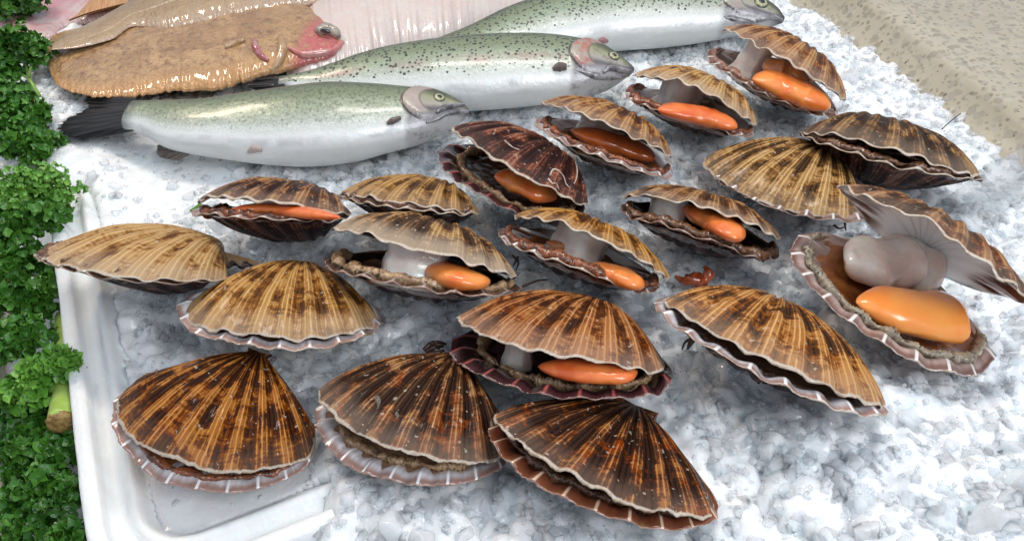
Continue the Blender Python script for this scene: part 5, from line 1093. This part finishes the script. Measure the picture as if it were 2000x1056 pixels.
sprig((40,760,-.04), [(100,735,.000,40),(60,772,-.008,38),(126,716,.006,20)], 9, 'parsley sprig with a leaf tip poking over the box rim', 1)
sprig((4,700,-.04), [(20,680,-.014,44),(70,672,-.016,40)], 10, 'sprawling parsley sprig left of the thick cut stalk', 0)
sprig((20,800,-.05), [(30,805,-.026,44),(70,850,-.030,36)], 11, 'parsley sprig just left of the cut stalk end', 0)
sprig((100,940,-.05), [(60,880,-.026,36),(120,880,-.022,34),(50,930,-.036,26)], 12, 'parsley sprig with pale branching stalks below the cut stalk', 0)
sprig((130,1060,-.05), [(80,975,-.026,44),(135,985,-.018,36)], 13, 'big parsley sprig at the near end beside the box corner', 0)
sprig((110,1090,-.05), [(60,1035,-.028,42),(140,1052,-.010,26)], 14, 'nearest parsley sprig, cut off by the bottom edge', 0)
# thick cut stalk
P_ = spline([G(118, 824, -.004), G(126, 770, -.008), G(132, 690, -.012), G(128, 620, -.02)], 20); V, F = tube(P_, np.linspace(.0070, .0062, 20), 22, jit=.02, rs=rs)
stk = mesh_obj('parsley_stalk', V, F, mat_simple('stalk_green', (.30,.46,.07), .28, (.44,.56,.16), 40, .0004, .3)); tag(stk, 'thick green stalk with a brown cut end beside the box rim', 'stalk')
d_ = P_[0]-P_[1]; d_ /= np.linalg.norm(d_)
V, F = tube([P_[0]-d_*.001, P_[0]+d_*.0012, P_[0]+d_*.0018], [.0073, .0068, .004], 18, jit=.08, rs=rs)
mesh_obj('cut_end', V, F, mat_simple('cut_brown', (.42,.27,.09), .5, (.20,.11,.03), 400, .001), stk)
V, F = tube(spline([G(373, 412, .004), G(383, 406, .007), G(392, 398, .010)], 8), .0013, 8)
o = mesh_obj('stem_snippet', V, F, mat_simple('snippet_green', (.20,.42,.05), .3)); tag(o, 'short green stem bit poking from under the dark striped scallop', 'stem')
V, F = tube(spline([G(-2, 470, .0), G(12, 540, -.004), G(30, 585, -.008)], 10), .0017, 8)
o = mesh_obj('parsley_stalk', V, F, M_STEM); tag(o, 'thin pale parsley stalk at the left edge by the shaded sprig', 'stalk')

# ------------------------------------------------------------------ bits of weed, twig, film
M_WEED = mat_simple('brown_weed', (.10,.035,.02), .4, (.04,.015,.01), 200, .0004, 0, .3)
def weed(label, stems, mat=M_WEED, rad=.0007):
    acc = Acc(); 
    for s_ in stems:
        P_ = spline([G(*p) for p in s_], 12); V, F = tube(P_, np.linspace(rad, rad*.5, 12), 6); acc.add(V, F)
    o = acc.obj('seaweed_strand', mat); tag(o, label, 'seaweed', 'scraps of weed on the ice'); return o
weed('looped brown weed strand hanging off the left of the amber blotched scallop', [[(1350,660,.020),(1338,668,.016),(1332,682,.010)], [(1350,660,.020),(1345,672,.014),(1342,690,.008)], [(1356,664,.020),(1340,684,.009),(1330,688,.008)]], rad=.0010)
weed('short dark weed tuft below the middle of the amber blotched scallop', [[(1482,742,.012),(1482,752,.009),(1484,764,.006)], [(1484,762,.006),(1490,760,.006)], [(1490,745,.012),(1510,752,.009),(1525,756,.007)], [(1500,744,.012),(1506,756,.008)]], rad=.0011)
weed('forked dark weed below the dark olive scallop', [[(1778,325,.006),(1772,345,.006),(1764,360,.006)], [(1772,345,.006),(1782,356,.006)]], rad=.0006)
weed('dark weed sprig below the yellow striped scallop', [[(1628,440,.006),(1640,446,.006),(1652,442,.006)], [(1650,436,.006),(1652,450,.006)]], rad=.0009)
weed('thin weed hair under the dark striped scallop', [[(558,440,.006),(560,452,.004),(566,468,.004)], [(560,450,.004),(553,458,.004)]], rad=.0006)
weed('tangled dark weed at the hinge of the black and tan scallop', [[(828,684,.012),(840,672,.014),(856,668,.014),(872,672,.012)], [(832,688,.012),(848,678,.014),(866,676,.012)], [(836,680,.012),(850,688,.012),(868,684,.012)], [(842,668,.016),(858,682,.012)]], rad=.0016)
weed('dark threads hanging between the gold-brown and dark-topped scallops', [[(1000,498,.014),(1012,512,.010),(1008,528,.006)], [(1012,500,.014),(1002,520,.008)], [(1020,560,.006),(1050,548,.008),(1070,546,.010)]], rad=.0009)
acc = Acc(); rs2 = random.Random(8)
P_ = [G(1318,540,.010), G(1335,548,.010), G(1352,545,.013), G(1372,548,.010), G(1384,535,.014), G(1376,520,.016)]
V, F = tube(spline(P_, 26), np.interp(np.linspace(0,1,26), [0,.3,.5,.8,1], [.001,.0035,.0045,.0035,.001]), 12, jit=.3, rs=np.random.RandomState(3)); 
o = mesh_obj('seaweed_scrap', V, F, mat_simple('rust_weed', (.42,.09,.025), .2, (.20,.03,.01), 200, .001, .2, .6)); tag(o, 'rust-red crumpled weed scrap between the brown wavy and amber scallops', 'seaweed')
V, F = tube(spline([G(1840,252,.012), G(1858,236,.016), G(1876,222,.02)], 12), .0005, 6); o = mesh_obj('twig', V, F, M_WEED); tag(o, 'thin dark twig on bare ice behind the dark olive scallop', 'twig')
# clear plastic film
m = N('clear_film'); m.bsdf(Base_Color=(.95,.97,.97), Roughness=.06, IOR=1.35, Transmission_Weight=1.0, Alpha=.22); M_FILM = m.done()
quad = [(1845,400),(1930,330),(2060,250),(2080,400),(1990,470),(1925,430)]
V = []; nn = 30
A1 = spline([(1835,395),(1925,330),(2070,240)], nn); B1 = spline([(1920,432),(1985,390),(2090,330)], nn)
for i in range(nn):
    for j in range(12):
        t = j/11; p = A1[i]*(1-t)+B1[i]*t; V.append(G(p[0], p[1], .014+.0022*math.sin(i*.35+j*.5)+.003*abs(t-.5)))
nv_ = len(V); V += [v+np.array([0, 0, -.0004]) for v in V]
Fq = np.vstack([grid_faces(nn, 12), grid_faces(nn, 12, nv_, True)])
o = mesh_obj('plastic_film', V, Fq, M_FILM); tag(o, 'clear plastic film lying on the ice at the right edge', 'plastic film')
# brown crumb in the corner pool
V, F = PR[2]; p = G(302, 950, -.012); o = mesh_obj('leaf_scrap', V*[.0016, .0009, .0004]+p, F, M_LEAFS[0]); tag(o, 'tiny green leaf scrap in the melted ice at the box corner', 'leaf')
